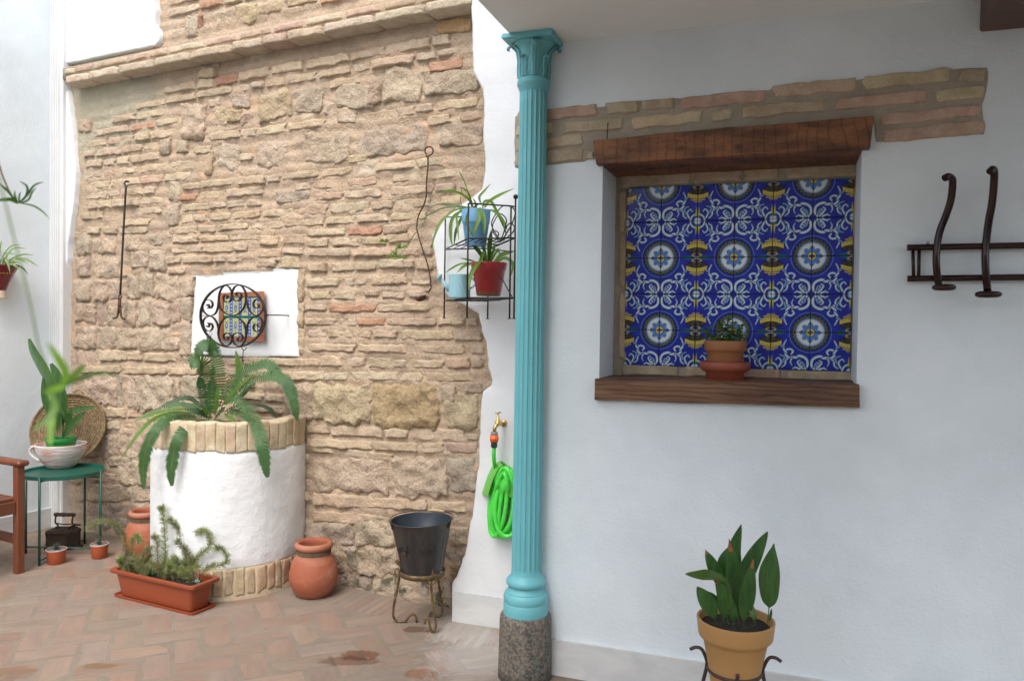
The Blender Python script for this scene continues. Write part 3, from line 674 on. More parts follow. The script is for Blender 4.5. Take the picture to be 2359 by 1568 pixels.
# ================================================ brick floor
def floor_extra(t, L, cur, noise, mix, tc):
    for c, r, sc_, col, k in ((FL(*ZH(960, 890)), .105, (.8, 2.2, 1), (.66, .52, .44), 1), (FL(*ZH(1050, 840)), .075, (.9, 1.3, 1), (.60, .42, .34), 1), (FL(*ZH(1620, 610)), .08, (.8, 2.0, 1), (.6, .44, .36), 1),
                              (FL(*ZG(870, 1290)), .055, (.8, 1.8, 1), (.84, .70, .55), 1), (FL(*ZG(100, 1360)), .09, (1, 1.2, 1), (.85, .76, .66), 1), (FL(*ZH(1600, 1000)), .07, (1, 1.5, 1), (.85, .66, .55), 1)):
        f = pos_mask(t, L, c, r, noise(11, 5), amp=.75, soft=.08, scale=sc_)
        cur = mix(f, cur, mix(1.0, cur, col, 'MULTIPLY'))
    for c, r in ((FL(*ZH(2010, 620)), .16), (FL(*ZH(2130, 850)), .22)):
        f = pos_mask(t, L, c, r, noise(12, 5), amp=.9, soft=.4)
        cur = mix(f, cur, mix(.45, cur, (.62, .58, .54)))
    w_ = ramp(t, noise(3, 6), [(.4, (.86, .86, .86)), (.65, (1.0, 1.0, 1.0))]).outputs[0]
    cur = mix(1.0, cur, w_, 'MULTIPLY')
    sp = ramp(t, noise(75, 3), [(.70, (0, 0, 0)), (.74, (1, 1, 1))]).outputs[0]
    return mix(sp, cur, (.30, .15, .09))
m_floorb = M('worn_floor_brick', (.42, .28, .2), (.84, .92, .97), ns=7, lo=.35, hi=.65, rough=.75, bump=.5, bs=60, bd=.003, obj=True, fine=.12, fs=120, extra=floor_extra, stretch=(4.5, 1, 1))
m_grout = M('floor_grout', (.265, .21, .16), (.235, .186, .143), ns=8, rough=.95, bump=.5, bs=90, bd=.003, fine=.2, extra=floor_extra)
floor = solo('floor', ([(-6, -2.5, 0), (4.2, -2.5, 0), (4.2, 8, 0), (-6, 8, 0)], [(0, 1, 2, 3)]), m_grout, kind='structure', smooth=False)
ORG['floor'] = V((0, 0, 0)); _o = floor.location.copy()
for v in floor.data.vertices: v.co += _o
floor.location = (0, 0, 0)
e1 = V((-.392, .920, 0)); e2 = V((.920, .392, 0)); G = .130
def fbrick(seed, w_, l_):
    """brick top: w_ x l_, worn rounded edges, long side along y"""
    r_ = random.Random(seed)
    def fn(a, b):
        x = (a-.5)*w_; y = (b-.5)*l_; ex = min(a, 1-a)*w_; ey = min(b, 1-b)*l_; e = min(ex, ey)
        h = .0018+.0012*N3((x*14, y*10, seed*3)) - (.0075 if e < .0005 else (.0016 if e < .007 else 0))
        x += .003*N3((y*20, seed, 1))*(1 if ex < .01 else 0); y += .003*N3((x*20, seed, 5))*(1 if ey < .01 else 0)
        return V((x, y, h))
    def q(v, n, l): # uneven spacing with a tight rim
        return v
    us = [0, .006/w_, .5, 1-.006/w_, 1]; ys = [0, .006/l_, .25, .5, .75, 1-.006/l_, 1]
    vs = [fn(a, b) for b in ys for a in us]; fs = []
    for j in range(len(ys)-1):
        for i in range(4):
            k = j*5+i; fs.append((k, k+1, k+6, k+5))
    me = mesh('brick', (vs, fs), m_floorb); me.set_sharp_from_angle(angle=math.radians(14)); return me
FBM = [fbrick(i, .121, .252) for i in range(6)]; RBM = [fbrick(20+i, .042, .262) for i in range(4)]
FC = [(.30, .207, .155), (.288, .206, .157), (.305, .198, .146), (.28, .208, .162), (.303, .207, .152), (.295, .19, .138)]
def put(me, c, ang, col):
    c = V((c.x, c.y, 0))
    o = bpy.data.objects.new('brick', me); COL.objects.link(o); o.parent = floor; o.location = c; o.rotation_euler = (rnd.uniform(-.004, .004), rnd.uniform(-.004, .004), ang); o.color = (*jit(col, .045), 1)
og = FL(600, 1450)
a1 = math.atan2(e1.y, e1.x)-math.pi/2
def wall_gap(p):  # distance in front of the nearest wall
    return min((p-WA.o).dot(WA.n)-.03, (p-WC.o).dot(WC.n), (p-WD.o).dot(WD.n) if -.28 < p.x < .2 else 9, (p-WB.o).dot(WB.n) if p.x > .05 else 9)
cands = []
for i in range(-40, 40):
    for j in range(-40, 40):
        k = (i-j) % 4
        if k == 0: c = og+e2*(G*(i+1))+e1*(G*(j+.5)); ang = a1+math.pi/2
        elif k == 3: c = og+e2*(G*(i+.5))+e1*(G*(j+1)); ang = a1
        else: continue
        x, y, t = proj(c)
        if t < .5 or not (-140 < x < 2400 and 1150 < y < 1720): continue
        cands.append((c, ang))
hx, hy = WA.uv(1040, 1400)[0], 0
n_f = 0
WELLC = FL(530, 1383); WELLC = V((WELLC.x, WELLC.y, 0)) + V((WELLC.x, WELLC.y, 0)).normalized()*.425
for c, ang in cands:
    gA = (c-WA.o).dot(WA.n); uA = (c-WA.o).dot(WA.u); gD = (c-WD.o).dot(WD.n)
    if wall_gap(c) < .10: continue
    if (c-WELLC).length < .40: continue
    if uA > -.10 and gA < .33: continue          # strip of bricks set on edge along the stone wall
    if c.x > -.35 and gD < .33 and c.x < .3: continue
    put(rnd.choice(FBM), c, ang, rnd.choice(FC)); n_f += 1
aA = math.atan2(WA.n.y, WA.n.x)-math.pi/2; aD = math.atan2(WD.n.y, WD.n.x)-math.pi/2
for i in range(17):
    c = WA.pt(-.12+i*.050, 0, .165); put(rnd.choice(RBM), c, aA+.12, rnd.choice(FC))
for i in range(13):
    c = WD.pt(-.03+i*.050, 0, .15); put(rnd.choice(RBM), c, aD+.12, rnd.choice(FC))
# ================================================ portico objects
def axis(cx, y, Y):
    p = P3(cx, y, Y); return V((p.x, p.y, 0))
def zpx(cx, y, Y): return P3(cx, y, Y).z
def prof(cx, Y, pts):
    """pixel half-widths and heights -> (r, z)"""
    return [(max(h, .01)*Y/F, zpx(cx, y, Y)) for h, y in pts]
# ---- column
cA, cB = FL(1157, 80, CEIL), FL(1268, 62, CEIL); side = (cA-cB).length
cc = (cA+cB)/2 - WB.n*side/2; cc = V((cc.x, cc.y, 0)); CYc = cc.y
m_teal = M('turquoise_paint', (.15, .46, .50), (.135, .43, .47), ns=4, rough=.42, bump=.12, bs=60, bd=.002)
def cz(y): return zpx(1215, y, CYc)
pxm = CYc/F
col_t = thing('column', 'slender turquoise fluted iron column standing on a round stone block', 'column', cc)
fl = 18
def flute(k=.085):
    def f(t, h, r):
        s = abs(math.sin(t*fl/2)); s = max(0, (s-.32)/.68); return r*(1-k*math.sqrt(max(0, 1-(1-s)**2)))
    return f
zt_, zb_ = cz(207), cz(1333)
shp = [(31.5*pxm+(34.5-31.5)*pxm*(1-i/30), zb_+(zt_-zb_)*i/30) for i in range(31)]
part('shaft', lathe(cc, [(33*pxm, zb_-.005)]+shp, 216, lambda t, h, r: r*(1-.0) if h > zt_-.012 or h < zb_+.01 else flute()(t, h, r)), m_teal, col_t)
part('base_moulding', lathe(cc, [(a*pxm, cz(y)) for a, y in [(51.5, 1413), (52, 1404), (52, 1385), (50.5, 1382), (51.5, 1378), (52, 1372), (50, 1364), (46.5, 1360), (46.5, 1358), (42, 1354), (39.5, 1350), (39, 1347), (43, 1345), (46.3, 1340), (46.6, 1336), (44.5, 1330), (42, 1328), (41.5, 1327), (37.5, 1324), (35, 1318), (34.6, 1308)]], 64), m_teal, col_t, auto=35)
part('astragal', lathe(cc, [(31.5*pxm, cz(214))]+[(a*pxm, cz(y)) for a, y in [(34, 206), (36.5, 202), (38, 196), (37.5, 190), (35, 186), (32.5, 183)]], 64), m_teal, col_t, auto=35)
bell = [(31.5, 186), (31.5, 160), (32, 138), (33, 126), (36, 118), (41, 112), (46, 109), (47.5, 106), (46.5, 104), (49, 102), (53, 98), (53.5, 95), (51, 91), (51, 80)]
def brel(t, h, r): return r*(1+.03*max(0, math.sin(8*t))**2*min(1, max(0, (cz(120)-h)*9)))
part('capital', lathe(cc, [(a*pxm, cz(y)) for a, y in bell], 128, brel), m_teal, col_t)
a_top, a_bot = CEIL-.001, CEIL-.026
hs_ = side/2
def absq(k, z): return [cc+WB.u*(sx*hs_*k)+WB.n*(sy*hs_*k)+V((0, 0, z)) for sx, sy in ((-1, -1), (1, -1), (1, 1), (-1, 1))]
rg = [(.93, CEIL-.024), (.97, CEIL-.021), (1.0, CEIL-.019), (1.0, CEIL-.010), (.975, CEIL-.008), (.975, a_top)]
av = [p for k, z in rg for p in absq(k, z)]
af = [(j*4+i, j*4+(i+1) % 4, j*4+4+(i+1) % 4, j*4+4+i) for j in range(len(rg)-1) for i in range(4)]+[(3, 2, 1, 0), tuple(range(len(rg)*4-4, len(rg)*4))]
fixn(part('abacus', (av, af), m_teal, col_t, smooth=False))
def leafrel(th0, wdt, prof_, lobes, curl):
    """relief leaf lying on the bell: prof_ = [(px y, px radius)] bottom to top"""
    P_l = smooth_path(prof_, 30); rows = []
    for i_, (yy, r0) in enumerate(P_l):
        t = i_/29; w_ = wdt*(.55+.45*math.sin(math.pi*min(1, .15+t*.8)))*(1-.26*abs(math.sin(t*lobes*math.pi)))*(1 if t < .85 else max(.25, 1-(t-.85)*5))
        for j_ in range(9):
            s_ = (j_-4)/4; a = th0+s_*w_/r0*1.0
            bulge = 3.0*(1-abs(s_)**3.0)+2.2*max(0, 1-abs(s_)*3.9)-2.6*(abs(abs(s_)-.25) < .1)+.9*abs(math.sin(t*lobes*math.pi))
            r_l = r0+bulge-(.6 if abs(s_) == 1 else 0)
            rows.append(cc+V((math.cos(a), math.sin(a), 0))*(r_l*pxm)+V((0, 0, cz(yy))))
    return rows, [(i_*9+j_, i_*9+j_+1, i_*9+10+j_, i_*9+9+j_) for i_ in range(29) for j_ in range(8)]
for i in range(8):
    th = i*math.pi/4-BB+math.pi/8
    if i % 2 == 0: vf = leafrel(th, 13, [(183, 32.5), (160, 33), (138, 33.5), (124, 36), (115, 42), (110, 49), (111, 55), (116, 57), (121, 55)], 5, 1)
    else: vf = leafrel(th, 10.5, [(183, 32.5), (165, 33), (152, 33.5), (142, 35), (137, 39), (138, 42), (143, 42)], 4, 0)
    part('acanthus_leaf', vf, m_teal, col_t)
def gran_extra(t, L, cur, noise, mix, tc):
    vo = t.nodes.new('ShaderNodeTexVoronoi'); vo.inputs['Scale'].default_value = 110; L(tc.outputs['Object'], vo.inputs[0])
    c = ramp(t, vo.outputs['Color'], [(.2, (.045, .042, .04)), (.5, (.14, .125, .10)), (.8, (.26, .225, .175))]).outputs[0]
    cur = mix(.55, cur, c); g = ramp(t, noise(9, 3), [(.6, (0, 0, 0)), (.7, (1, 1, 1))]).outputs[0]
    return mix(g, cur, (.06, .12, .09))
m_gran = M('mottled_grey_stone', (.17, .145, .115), (.055, .055, .052), ns=7, lo=.45, hi=.6, rough=.75, bump=.5, bs=50, bd=.006, extra=gran_extra, stretch=(1, 1, .45))
part('stone_base', lathe(cc, [(62.5*pxm, 0), (62*pxm, .05)]+[(a*pxm, cz(y)) for a, y in [(61, 1480), (60.5, 1425), (59, 1415), (55, 1409.5), (48, 1408)]], 48, lambda t, h, r: r*(1+.012*N3((math.cos(t)*2, math.sin(t)*2, h*6)))), m_gran, col_t)

# ---- tiled panel of the niche: 6 x 5 tiles, one painted corner motif mirrored four ways
TN = 68
def paint(n, ss=3):
    N = n*ss; g = (np.arange(N)+.5)/N; X, Y = np.meshgrid(g, g)
    img = np.zeros((N, N, 3)); img[:] = (.024, .032, .36)
    n1 = np.sin(X*13+Y*7)*np.sin(X*5-Y*11)
    img += np.stack([n1*.004, n1*.006, n1*.06], -1)
    def put_(mask, c): img[mask] = c
    LB = (.20, .38, .72); WH = (.68, .76, .80); YL = (.66, .54, .10); DG = (.012, .05, .04); GN = (.02, .15, .10); BR_ = (.12, .045, .03); DB = (.006, .006, .06)
    def seg_d(pts, w0, w1):
        P = [np.array(p) for p in smooth_path(pts, 40)]; best = np.full(X.shape, 9.0)
        for i in range(len(P)-1):
            a, b = P[i], P[i+1]; d = b-a; l2 = (d**2).sum()+1e-9
            t = np.clip(((X-a[0])*d[0]+(Y-a[1])*d[1])/l2, 0, 1); u = (i+t)/(len(P)-1)
            w_ = w0+(w1-w0)*u; w_ = w_*np.clip(u*6+.35, 0, 1)
            dd = np.hypot(X-a[0]-t*d[0], Y-a[1]-t*d[1])-w_; best = np.minimum(best, dd)
        return best
    def stroke(pts, w0, w1, c=WH, edge=LB, dark=True):
        d = seg_d(pts, w0, w1)
        if dark: put_((d < .024), DB)
        put_(d < .009, edge); put_(d < -.003, c)
    # scrolls
    stroke([(.42, .70), (.25, .62), (.08, .70), (.045, .86), (.13, .97), (.24, .93), (.25, .83), (.18, .80)], .03, .018)
    stroke([(.10, .98), (.13, .90), (.22, .88), (.27, .93), (.36, .90)], .026, .012)
    stroke([(.16, .97), (.26, .86), (.30, .78), (.24, .73)], .022, .010)
    stroke([(.22, .98), (.34, .93), (.42, .96)], .022, .008)
    stroke([(.12, .90), (.16, .80), (.23, .77)], .014, .006, c=LB)
    stroke([(.30, .67), (.48, .66), (.62, .74), (.72, .86), (.80, .97)], .03, .014)
    stroke([(.60, .74), (.62, .86), (.70, .93)], .02, .008)
    stroke([(.44, .67), (.48, .78), (.44, .88)], .016, .005)
    stroke([(.50, .68), (.60, .60), (.60, .48), (.50, .44), (.42, .50), (.46, .57)], .024, .016)
    stroke([(.58, .55), (.66, .44), (.66, .33), (.60, .20)], .022, .009)
    stroke([(.64, .40), (.72, .36), (.74, .26)], .014, .006, c=LB)
    stroke([(.70, .83), (.64, .66), (.76, .60)], .015, .006, c=LB)
    stroke([(.80, .97), (.72, .78), (.80, .68), (.86, .74)], .018, .008)
    # rosette at (1,1)
    rx = 1-X; ry = 1-Y; r = np.hypot(rx, ry)
    d = np.abs(np.hypot(rx, ry)-.19)-.025; put_((d < .015) & (rx > .05), DB); put_((d < 0) & (rx > .06), LB); put_((d < -.012) & (rx > .06), WH)
    sp = (np.abs(rx) < .10*np.clip(1-(ry-.12)/.24, 0, 1)*(.6+.4*np.abs(np.sin(ry*38)))) & (ry > .1); put_(sp, GN)
    sp = (np.abs(rx-.035) < .022*np.clip(1-(ry-.16)/.24, 0, 1)) & (ry > .14); put_(sp, YL)
    put_((np.hypot(rx-.14, ry) < .03), BR_)
    put_(r < .115, DB); put_(r < .10, LB); put_(r < .075, WH)
    # goblet column at x = 1
    gx = np.abs(1-X)
    put_((gx < .43) & (Y < .04*np.clip(1-((gx-.22)/.2)**2, 0, 1)), GN)
    dome = (gx/.29)**2+((Y-.27)/.20)**2 < 1
    put_(dome & (Y < .32), DB); put_(((gx/.265)**2+((Y-.27)/.18)**2 < 1) & (Y < .3), BR_)
    put_(((gx/.265)**2+((Y-.27)/.18)**2 < 1) & (np.abs(np.sin(gx*22+Y*9)) > .55) & (Y < .28), DG)
    band = np.abs(Y-(.34-.9*gx**2))-.055
    put_((band < .012) & (gx < .29), DB); put_((band < 0) & (gx < .28), YL)
    for k in (.0, .07, .14, .21): put_(np.hypot((gx-k)*1.0, Y-(.35-.9*gx**2)) < .016, BR_)
    put_((np.abs(Y-(.43-.5*gx**2)) < .022) & (gx < .20), DB); put_((np.abs(Y-(.43-.5*gx**2)) < .014) & (gx < .19), YL)
    put_((np.abs(Y-(.475-.5*gx**2)) < .016) & (gx < .11), DB); put_((np.abs(Y-(.475-.5*gx**2)) < .010) & (gx < .10), YL)
    put_((np.abs(gx-.12*np.sin(Y*22)**2) < .03) & (Y < .13), DB); put_((np.abs(gx-.12*np.sin(Y*22)**2) < .02) & (Y < .12), YL)
        # medallion at (0,0)
    r = np.hypot(X, Y); th = np.arctan2(Y, X)
    put_(r < .545, DB); put_(r < .535, LB); put_(r < .522, (.018, .022, .29)); put_(r < .480, (.03,.08,.5)); put_(r < .470, DB); put_(r < .462, (.012, .03, .025))
    vine = np.abs(r-(.415+.016*np.sin(th*26)))-.005; put_((vine < 0), YL)
    put_((np.abs(r-.41) < .03) & (np.sin(th*26+1.6) > .86), GN); put_((np.abs(r-.42) < .022) & (np.sin(th*13) > .93), (.25, .06, .03))
    put_(r < .375, LB); put_(r < .362, (.01, .03, .2)); put_(r < .347, WH); put_((np.abs(r-.325) < .005), LB)
    pet = .155+.085*np.abs(np.cos(th*4))**.8; put_(r < pet+.016, DB); put_(r < pet, (.10, .27, .66)); put_((r < pet-.03) & (np.abs(np.sin(th*8)) < .35), (.04, .10, .42))
    put_(r < .112, DB); put_(r < .100, YL); put_(r < .035+.04*np.abs(np.cos(th*2))**4, DB); put_(r < .035+.04*np.abs(np.cos(th*2))**6, (.05, .06, .30))
    for a, b in ((X, Y), (Y, X)): put_((np.hypot((a-.25)/1.4, b) < .022), BR_)
    return img.reshape(n, ss, n, ss, 3).mean((1, 3))
def tile_mesh(name, img, size, mat, th=.007, mx=False, my=False):
    n = img.shape[0]; im = img[:, ::-1] if mx else img; im = im[::-1] if my else im
    vs, fs, cols = [], [], []
    for j in range(n+2):
        for i in range(n+2):
            a = min(max((i-.5)/n, 0), 1); b = min(max((j-.5)/n, 0), 1); e = i in (0, n+1) or j in (0, n+1)
            if e: a = (0 if i == 0 else 1 if i == n+1 else a); b = (0 if j == 0 else 1 if j == n+1 else b)
            y = 0 if e else th-(.0005 if (i in (1, n) or j in (1, n)) else 0)
            vs.append((a*size[0], -y, b*size[1])); c = im[min(max(j-1, 0), n-1), min(max(i-1, 0), n-1)]; cols += [c[0], c[1], c[2], 1]
    for j in range(n+1):
        for i in range(n+1):
            k = j*(n+2)+i; fs.append((k, k+1, k+n+3, k+n+2))
    me = bpy.data.meshes.new(name); me.from_pydata(vs, [], fs); me.materials.append(mat)
    at = me.color_attributes.new('paint', 'FLOAT_COLOR', 'POINT'); at.data.foreach_set('color', np.array(cols, dtype=np.float32))
    me.polygons.foreach_set('use_smooth', [True]*len(me.polygons)); return me
m_tile = M('glazed_painted_tile', (.1, .1, .3), vcol='paint', rough=.12, spec=.22, bump=.10, bs=40, bd=.004)
img = paint(TN)
c00, c10, c01 = WB.uv(*Z9(232, 1268), BK), WB.uv(*Z9(1585, 1292), BK), WB.uv(*Z9(238, 185), BK)
cxs = [233, 441, 655, 884, 1112, 1348, 1590]; us = [WB.uv(*Z9(x, 830), BK)[0] for x in cxs]
zys = [1281, 1056, 832, 610, 392, 172]; zs = [WB.uv(*Z9(900, y), BK)[1] for y in zys]
tw = (us[-1]-us[0])/6; thh = (zs[-1]-zs[0])/5
tp = thing('azulejo_mural', 'glazed blue tile panel with white medallions and yellow goblets inside the niche', 'tile mural', WB.pt(us[0], zs[0], BK))
gm = .0007; TM = {}
for i in range(6):
    for j in range(5):
        # columns: edges 0,2,4,6 are goblet lines (x = 1), 1,3,5 medallion lines; rows: edges 1,3,5 medallion lines
        mx = (i % 2 == 0); my = (j % 2 == 0)
        key = (mx, my)
        if key not in TM: TM[key] = tile_mesh('tile', img, (tw-2*gm, thh-2*gm), m_tile, mx=mx, my=my)
        o = bpy.data.objects.new('tile', TM[key]); COL.objects.link(o); o.parent = tp
        p = WB.u*(i*tw+gm)+V((0, 0, j*thh+gm))+WB.n*.004; o.location = p
        o.rotation_euler = (rnd.uniform(-.006, .006), 0, -BB+rnd.uniform(-.006, .006))

# ---- pot with herb on the sill
def disc(c, r, z, seed=0, n=24, amp=.004):
    vs = [V((c.x, c.y, z+.004))]; fs = []
    for k, rr in enumerate((.35, .7, 1.0)):
        for i in range(n):
            a = 2*math.pi*i/n; vs.append(V((c.x+r*rr*math.cos(a), c.y+r*rr*math.sin(a), z+amp*N3((rr*5, a, seed)))))
    for i in range(n): fs.append((0, 1+i, 1+(i+1) % n))
    for k in range(2):
        for i in range(n): fs.append((1+k*n+i, 1+(k+1)*n+i, 1+(k+1)*n+(i+1) % n, 1+k*n+(i+1) % n))
    return vs, fs
m_soil = M('potting_soil', (.035, .024, .017), (.012, .009, .007), ns=60, rough=1, bump=1, bs=90, bd=.01)
m_terr = M('red_terracotta', (.27, .065, .035), (.23, .055, .03), ns=5, rough=.5, bump=.1, bs=60)
m_terr2 = M('stained_terracotta', (.30, .12, .045), (.24, .095, .04), ns=5, rough=.6, bump=.15, bs=60)
sp_ = WB.px(1669, 860, -.125); Ys = sp_.y; ax = V((sp_.x, sp_.y, 0)); zz = nz0+.001
ps = Ys/F
pot = thing('flower_pot', 'small brown clay pot of mint set in a red terracotta bowl on the niche sill', 'flower pot', V((ax.x, ax.y, zz)))
def rz(pts): return [(a*ps, zz+h*ps) for a, h in pts]
part('saucer', lathe(ax, rz([(40, 0), (43, 1), (43, 20), (52, 25), (56, 30), (56.5, 44), (54, 46), (52, 44), (50, 34), (30, 30)]), 48), m_terr, pot)
part('pot', lathe(ax, rz([(36, 31), (40, 45), (41, 68), (45, 70), (47.5, 73), (47.5, 92), (46, 94), (44, 92), (43, 84), (42, 80)]), 48, cap=False), m_terr2, pot)
part('soil', disc(ax, 43*ps, zz+84*ps), m_soil, pot)
m_mint = leafmat('mint_leaf', (.09, .16, .03), (.055, .11, .025), rough=.6, tr=.25)
m_stem = M('green_stem', (.10, .12, .04), rough=.6)
def sprig(base, tip, nl, ls, r_, mat, parent, name='stem', sway=.02, face=None, st=m_stem, wob=1.0, w_=.55):
    mid = (base+tip)/2+V((r_.uniform(-sway, sway), r_.uniform(-sway, sway), 0)); path = [V(p) for p in smooth_path([base, mid, tip], 8)]
    vs = [tube(path, .0012, 5)]
    so_ = part(name, J(*vs), st, parent)
    ls_ = []
    for i in range(nl):
        t = .15+.85*i/nl; p = V(smooth_path([base, mid, tip], 40)[int(t*39)])
        for q in (0, 1):
            a = r_.uniform(0, 6.28); d = V((math.cos(a), math.sin(a), r_.uniform(-.1, .7))).normalized(); l = ls*r_.uniform(.6, 1.15)
            ls_.append(blade([p, p+d*l*.5+V((0, 0, .1*l)), p+d*l-V((0, 0, .15*l))], l*w_, face=V((r_.uniform(-.4, .4), -.8, .8)), n=5, fold=.2))
    lf = part('leaves', J(*ls_), mat, parent); return so_
r_ = random.Random(3)
for dx, dy, hx, hz in [(-20, 8, -42, 40), (-10, -8, -18, 62), (5, 10, 2, 66), (12, -5, 22, 55), (22, 5, 40, 50), (0, -14, -8, 50), (-25, -5, -30, 20), (25, -8, 34, 26), (10, 5, 12, 35), (-12, 5, -26, 55)]:
    b = ax+V((dx*ps, dy*ps, zz+84*ps)); sprig(b, b+V(((hx-dx)*ps, -dy*ps*.5, hz*ps)), 8, .028, r_, m_mint, pot)

# ---- coat rack
m_bent = M('dark_varnished_wood', (.016, .006, .006), (.03, .011, .008), ns=8, rough=.2, spec=.3, coat=.15, stretch=(1, 1, .4))
rk = thing('coat_rack', 'dark varnished bentwood coat rack on the white wall at the right edge', 'coat rack', WB.px(*ZR(145, 1270)))
def wp(Z, x, y, off, W=WB): return W.px(*Z(x, y), off)
for (xa, ya, xb, yb) in ((145, 938, 1400, 915), (148, 1270, 1400, 1254)):
    a, b = wp(ZR, xa, ya, .028), wp(ZR, xb, yb, .028); d = (b-a).normalized()
    part('rail', tube([a, b, b+d*.45], .0117, 14), m_bent, rk, auto=50)
for x0, x1 in ((208, 216), (276, 270)): part('rung', tube([wp(ZR, x0, 950, .028), wp(ZR, x1, 1262, .028)], .006, 10), m_bent, rk)
part('screw', ball(wp(ZR, 365, 884, .03), .006, 10, 6), M('steel', (.5, .5, .48), rough=.3, metal=1), rk)
for pts, pc, hw in (([(548, 196, .135), (585, 178, .125), (628, 205, .108), (632, 290, .09), (612, 440, .07), (560, 600, .055), (505, 740, .048), (472, 880, .046), (458, 1060, .050), (465, 1200, .065), (484, 1345, .095)], (541, 1363), 118),
                    ([(1030, 130, .14), (1062, 100, .130), (1078, 140, .115), (1072, 290, .09), (1052, 480, .07), (1022, 640, .056), (1000, 800, .048), (985, 950, .046), (982, 1080, .050), (990, 1240, .065), (1005, 1395, .095)], (1015, 1438), 130)):
    pth = smooth_path([tuple(wp(ZR, x, y, o)) for x, y, o in pts], 40)
    hk = part('hook', tube(pth, lambda t: .0128-.001*abs(t-.5), 14), m_bent, rk, auto=60)
    c = wp(ZR, *pc, .105); s = (c-CAM).dot(_F)/F*.2154*hw
    part('peg', lathe(c, [(1e-4, -.0125), (s*.7, -.011), (s*.95, -.006), (s, 0), (s*.95, .006), (s*.7, .011), (1e-4, .0125)], 28, x=WB.u, y=WB.n*.6, z=(V((0, 0, 1))+WB.u*.06).normalized()), m_bent, hk)

# ---- aspidistra in its ochre pot
Yp = 2.6; pcx = ZA(672, 960)[0]; pp_ = Yp/F; axp = axis(pcx, ZA(672, 960)[1], Yp); rimz = zpx(pcx, ZA(672, 950)[1], Yp)
ap = thing('flower_pot', 'large ochre pot holding a broad leaved green aspidistra in the lower right corner', 'flower pot', V((axp.x, axp.y, rimz-.235)))
m_ochre = M('ochre_painted_pot', (.42, .235, .085), (.39, .215, .08), ns=3, rough=.5, bump=.1, bs=50)
k_ = .2362*pp_
part('pot', lathe(axp, [(.001, rimz-.235), (215*k_, rimz-.235), (222*k_, rimz-.23), (262*k_, rimz-.15), (305*k_, rimz-.078), (322*k_, rimz-.069), (350*k_, rimz-.060), (358*k_, rimz-.052), (372*k_, rimz-.008), (373*k_, rimz-.002), (366*k_, rimz), (350*k_, rimz-.002), (335*k_, rimz-.03), (325*k_, rimz-.06)], 64, cap=False), m_ochre, ap, auto=40)
part('soil', disc(axp, 345*k_, rimz-.028), m_soil, ap)
def strp(t_, L, cur, noise, mix, tc):
    return cur
m_asp = leafmat('aspidistra_leaf', (.042, .115, .024), (.022, .066, .017), rough=.34, ns=14, stretch=(6, 6, .7), tr=.12)
m_aspl = leafmat('young_aspidistra_leaf', (.07, .14, .015), (.04, .09, .012), rough=.35, ns=14, tr=.2)
m_dead = M('dry_leaf_tip', (.30, .11, .05), (.2, .08, .04), ns=60, rough=.7)
def PA(x, y, d): return P3(*ZA(x, y), Yp-d)
AS = [([(600, 1010, .02), (580, 800, -.06), (640, 560, -.09), (650, 300, -.10), (728, 36, -.10)], 175, m_asp, 0), ([(560, 1000, .0), (520, 800, -.04), (545, 560, -.05), (540, 400, -.05), (600, 260, -.06)], 110, m_asp, 0), ([(650, 1020, .02), (660, 850, .0), (650, 560, .01), (610, 210, .02)], 215, m_asp, 1),
      ([(700, 1000, .0), (700, 760, -.03), (770, 500, -.05), (870, 300, -.06), (985, 108, -.07)], 195, m_asp, 0),
      ([(985, 1000, .0), (995, 880, .0), (1000, 780, .0), (1000, 540, .0), (1020, 380, .0), (1046, 226, .0)], 200, m_asp, 0, 'pet'),
      ([(750, 1040, .05), (760, 880, .05), (785, 650, .06), (838, 400, .06)], 185, m_asp, 1), ([(640, 960, .03), (630, 760, .03), (560, 600, .05), (430, 545, .08), (300, 545, .1), (180, 524, .12)], 150, m_aspl, 0, 'up'),
      ([(600, 900, -.02), (530, 620, -.02), (450, 440, -.02), (378, 292, -.02)], 125, m_asp, 1), ([(560, 1020, .05), (560, 860, .06), (560, 740, .07), (478, 562, .07)], 150, m_asp, 1),
      ([(490, 1010, .05), (440, 880, .06), (370, 760, .07), (295, 645, .07)], 155, m_asp, 0), ([(540, 860, .02), (480, 780, .03), (400, 730, .04), (322, 695, .04)], 80, m_asp, 1), ([(655, 1010, .05), (650, 920, .06), (640, 765, .06)], 80, m_asp, 0),
      ([(862, 1030, .04), (855, 950, .05), (800, 830, .04), (700, 790, .03)], 70, m_aspl, 0), ([(1000, 1000, .02), (1012, 930, .02), (1022, 858, .02)], 28, m_asp, 1)]
for a in AS:
    pts = [tuple(PA(*q)) for q in a[0]]; wd = a[1]*k_
    pet = len(a) > 4 and a[4] == 'pet'; up = len(a) > 4 and a[4] == 'up'
    wf = (lambda t: .05 if t < .28 else max(.05, math.sin(math.pi*((t-.28)/.72)**.8))) if pet else (lambda t: max(.03, (.07 if t < .12 else math.sin(math.pi*min(1, ((t-.12)/.88)))**.75)))
    lf = part('leaf', blade(pts, wd, face=V((rnd.uniform(-.35, .35), -1, .2)) if not up else V((0, -.5, .9)), fold=.22, n=24, wf=wf, wave=.02), a[2], ap)
    if a[3]:
        t0, t1 = V(smooth_path(pts, 24)[-3]), V(pts[-1]); d = (t1-t0)
        part('dry_tip', blade([t0+V((0, -.002, 0)), t0+d*.6+V((.0, -.003, 0)), t1+d*.35+V((0, -.002, 0))], wd*.28, n=5, wf=lambda t: 1-t*.9), m_dead, lf)
m_iron2 = M('brown_iron', (.045, .025, .022), rough=.55)
stn = thing('plant_stand', 'dark wrought iron ring stand holding the large ochre pot', 'plant stand', V((axp.x, axp.y, 0)))
rz_ = rimz-.176; rr = 250*k_
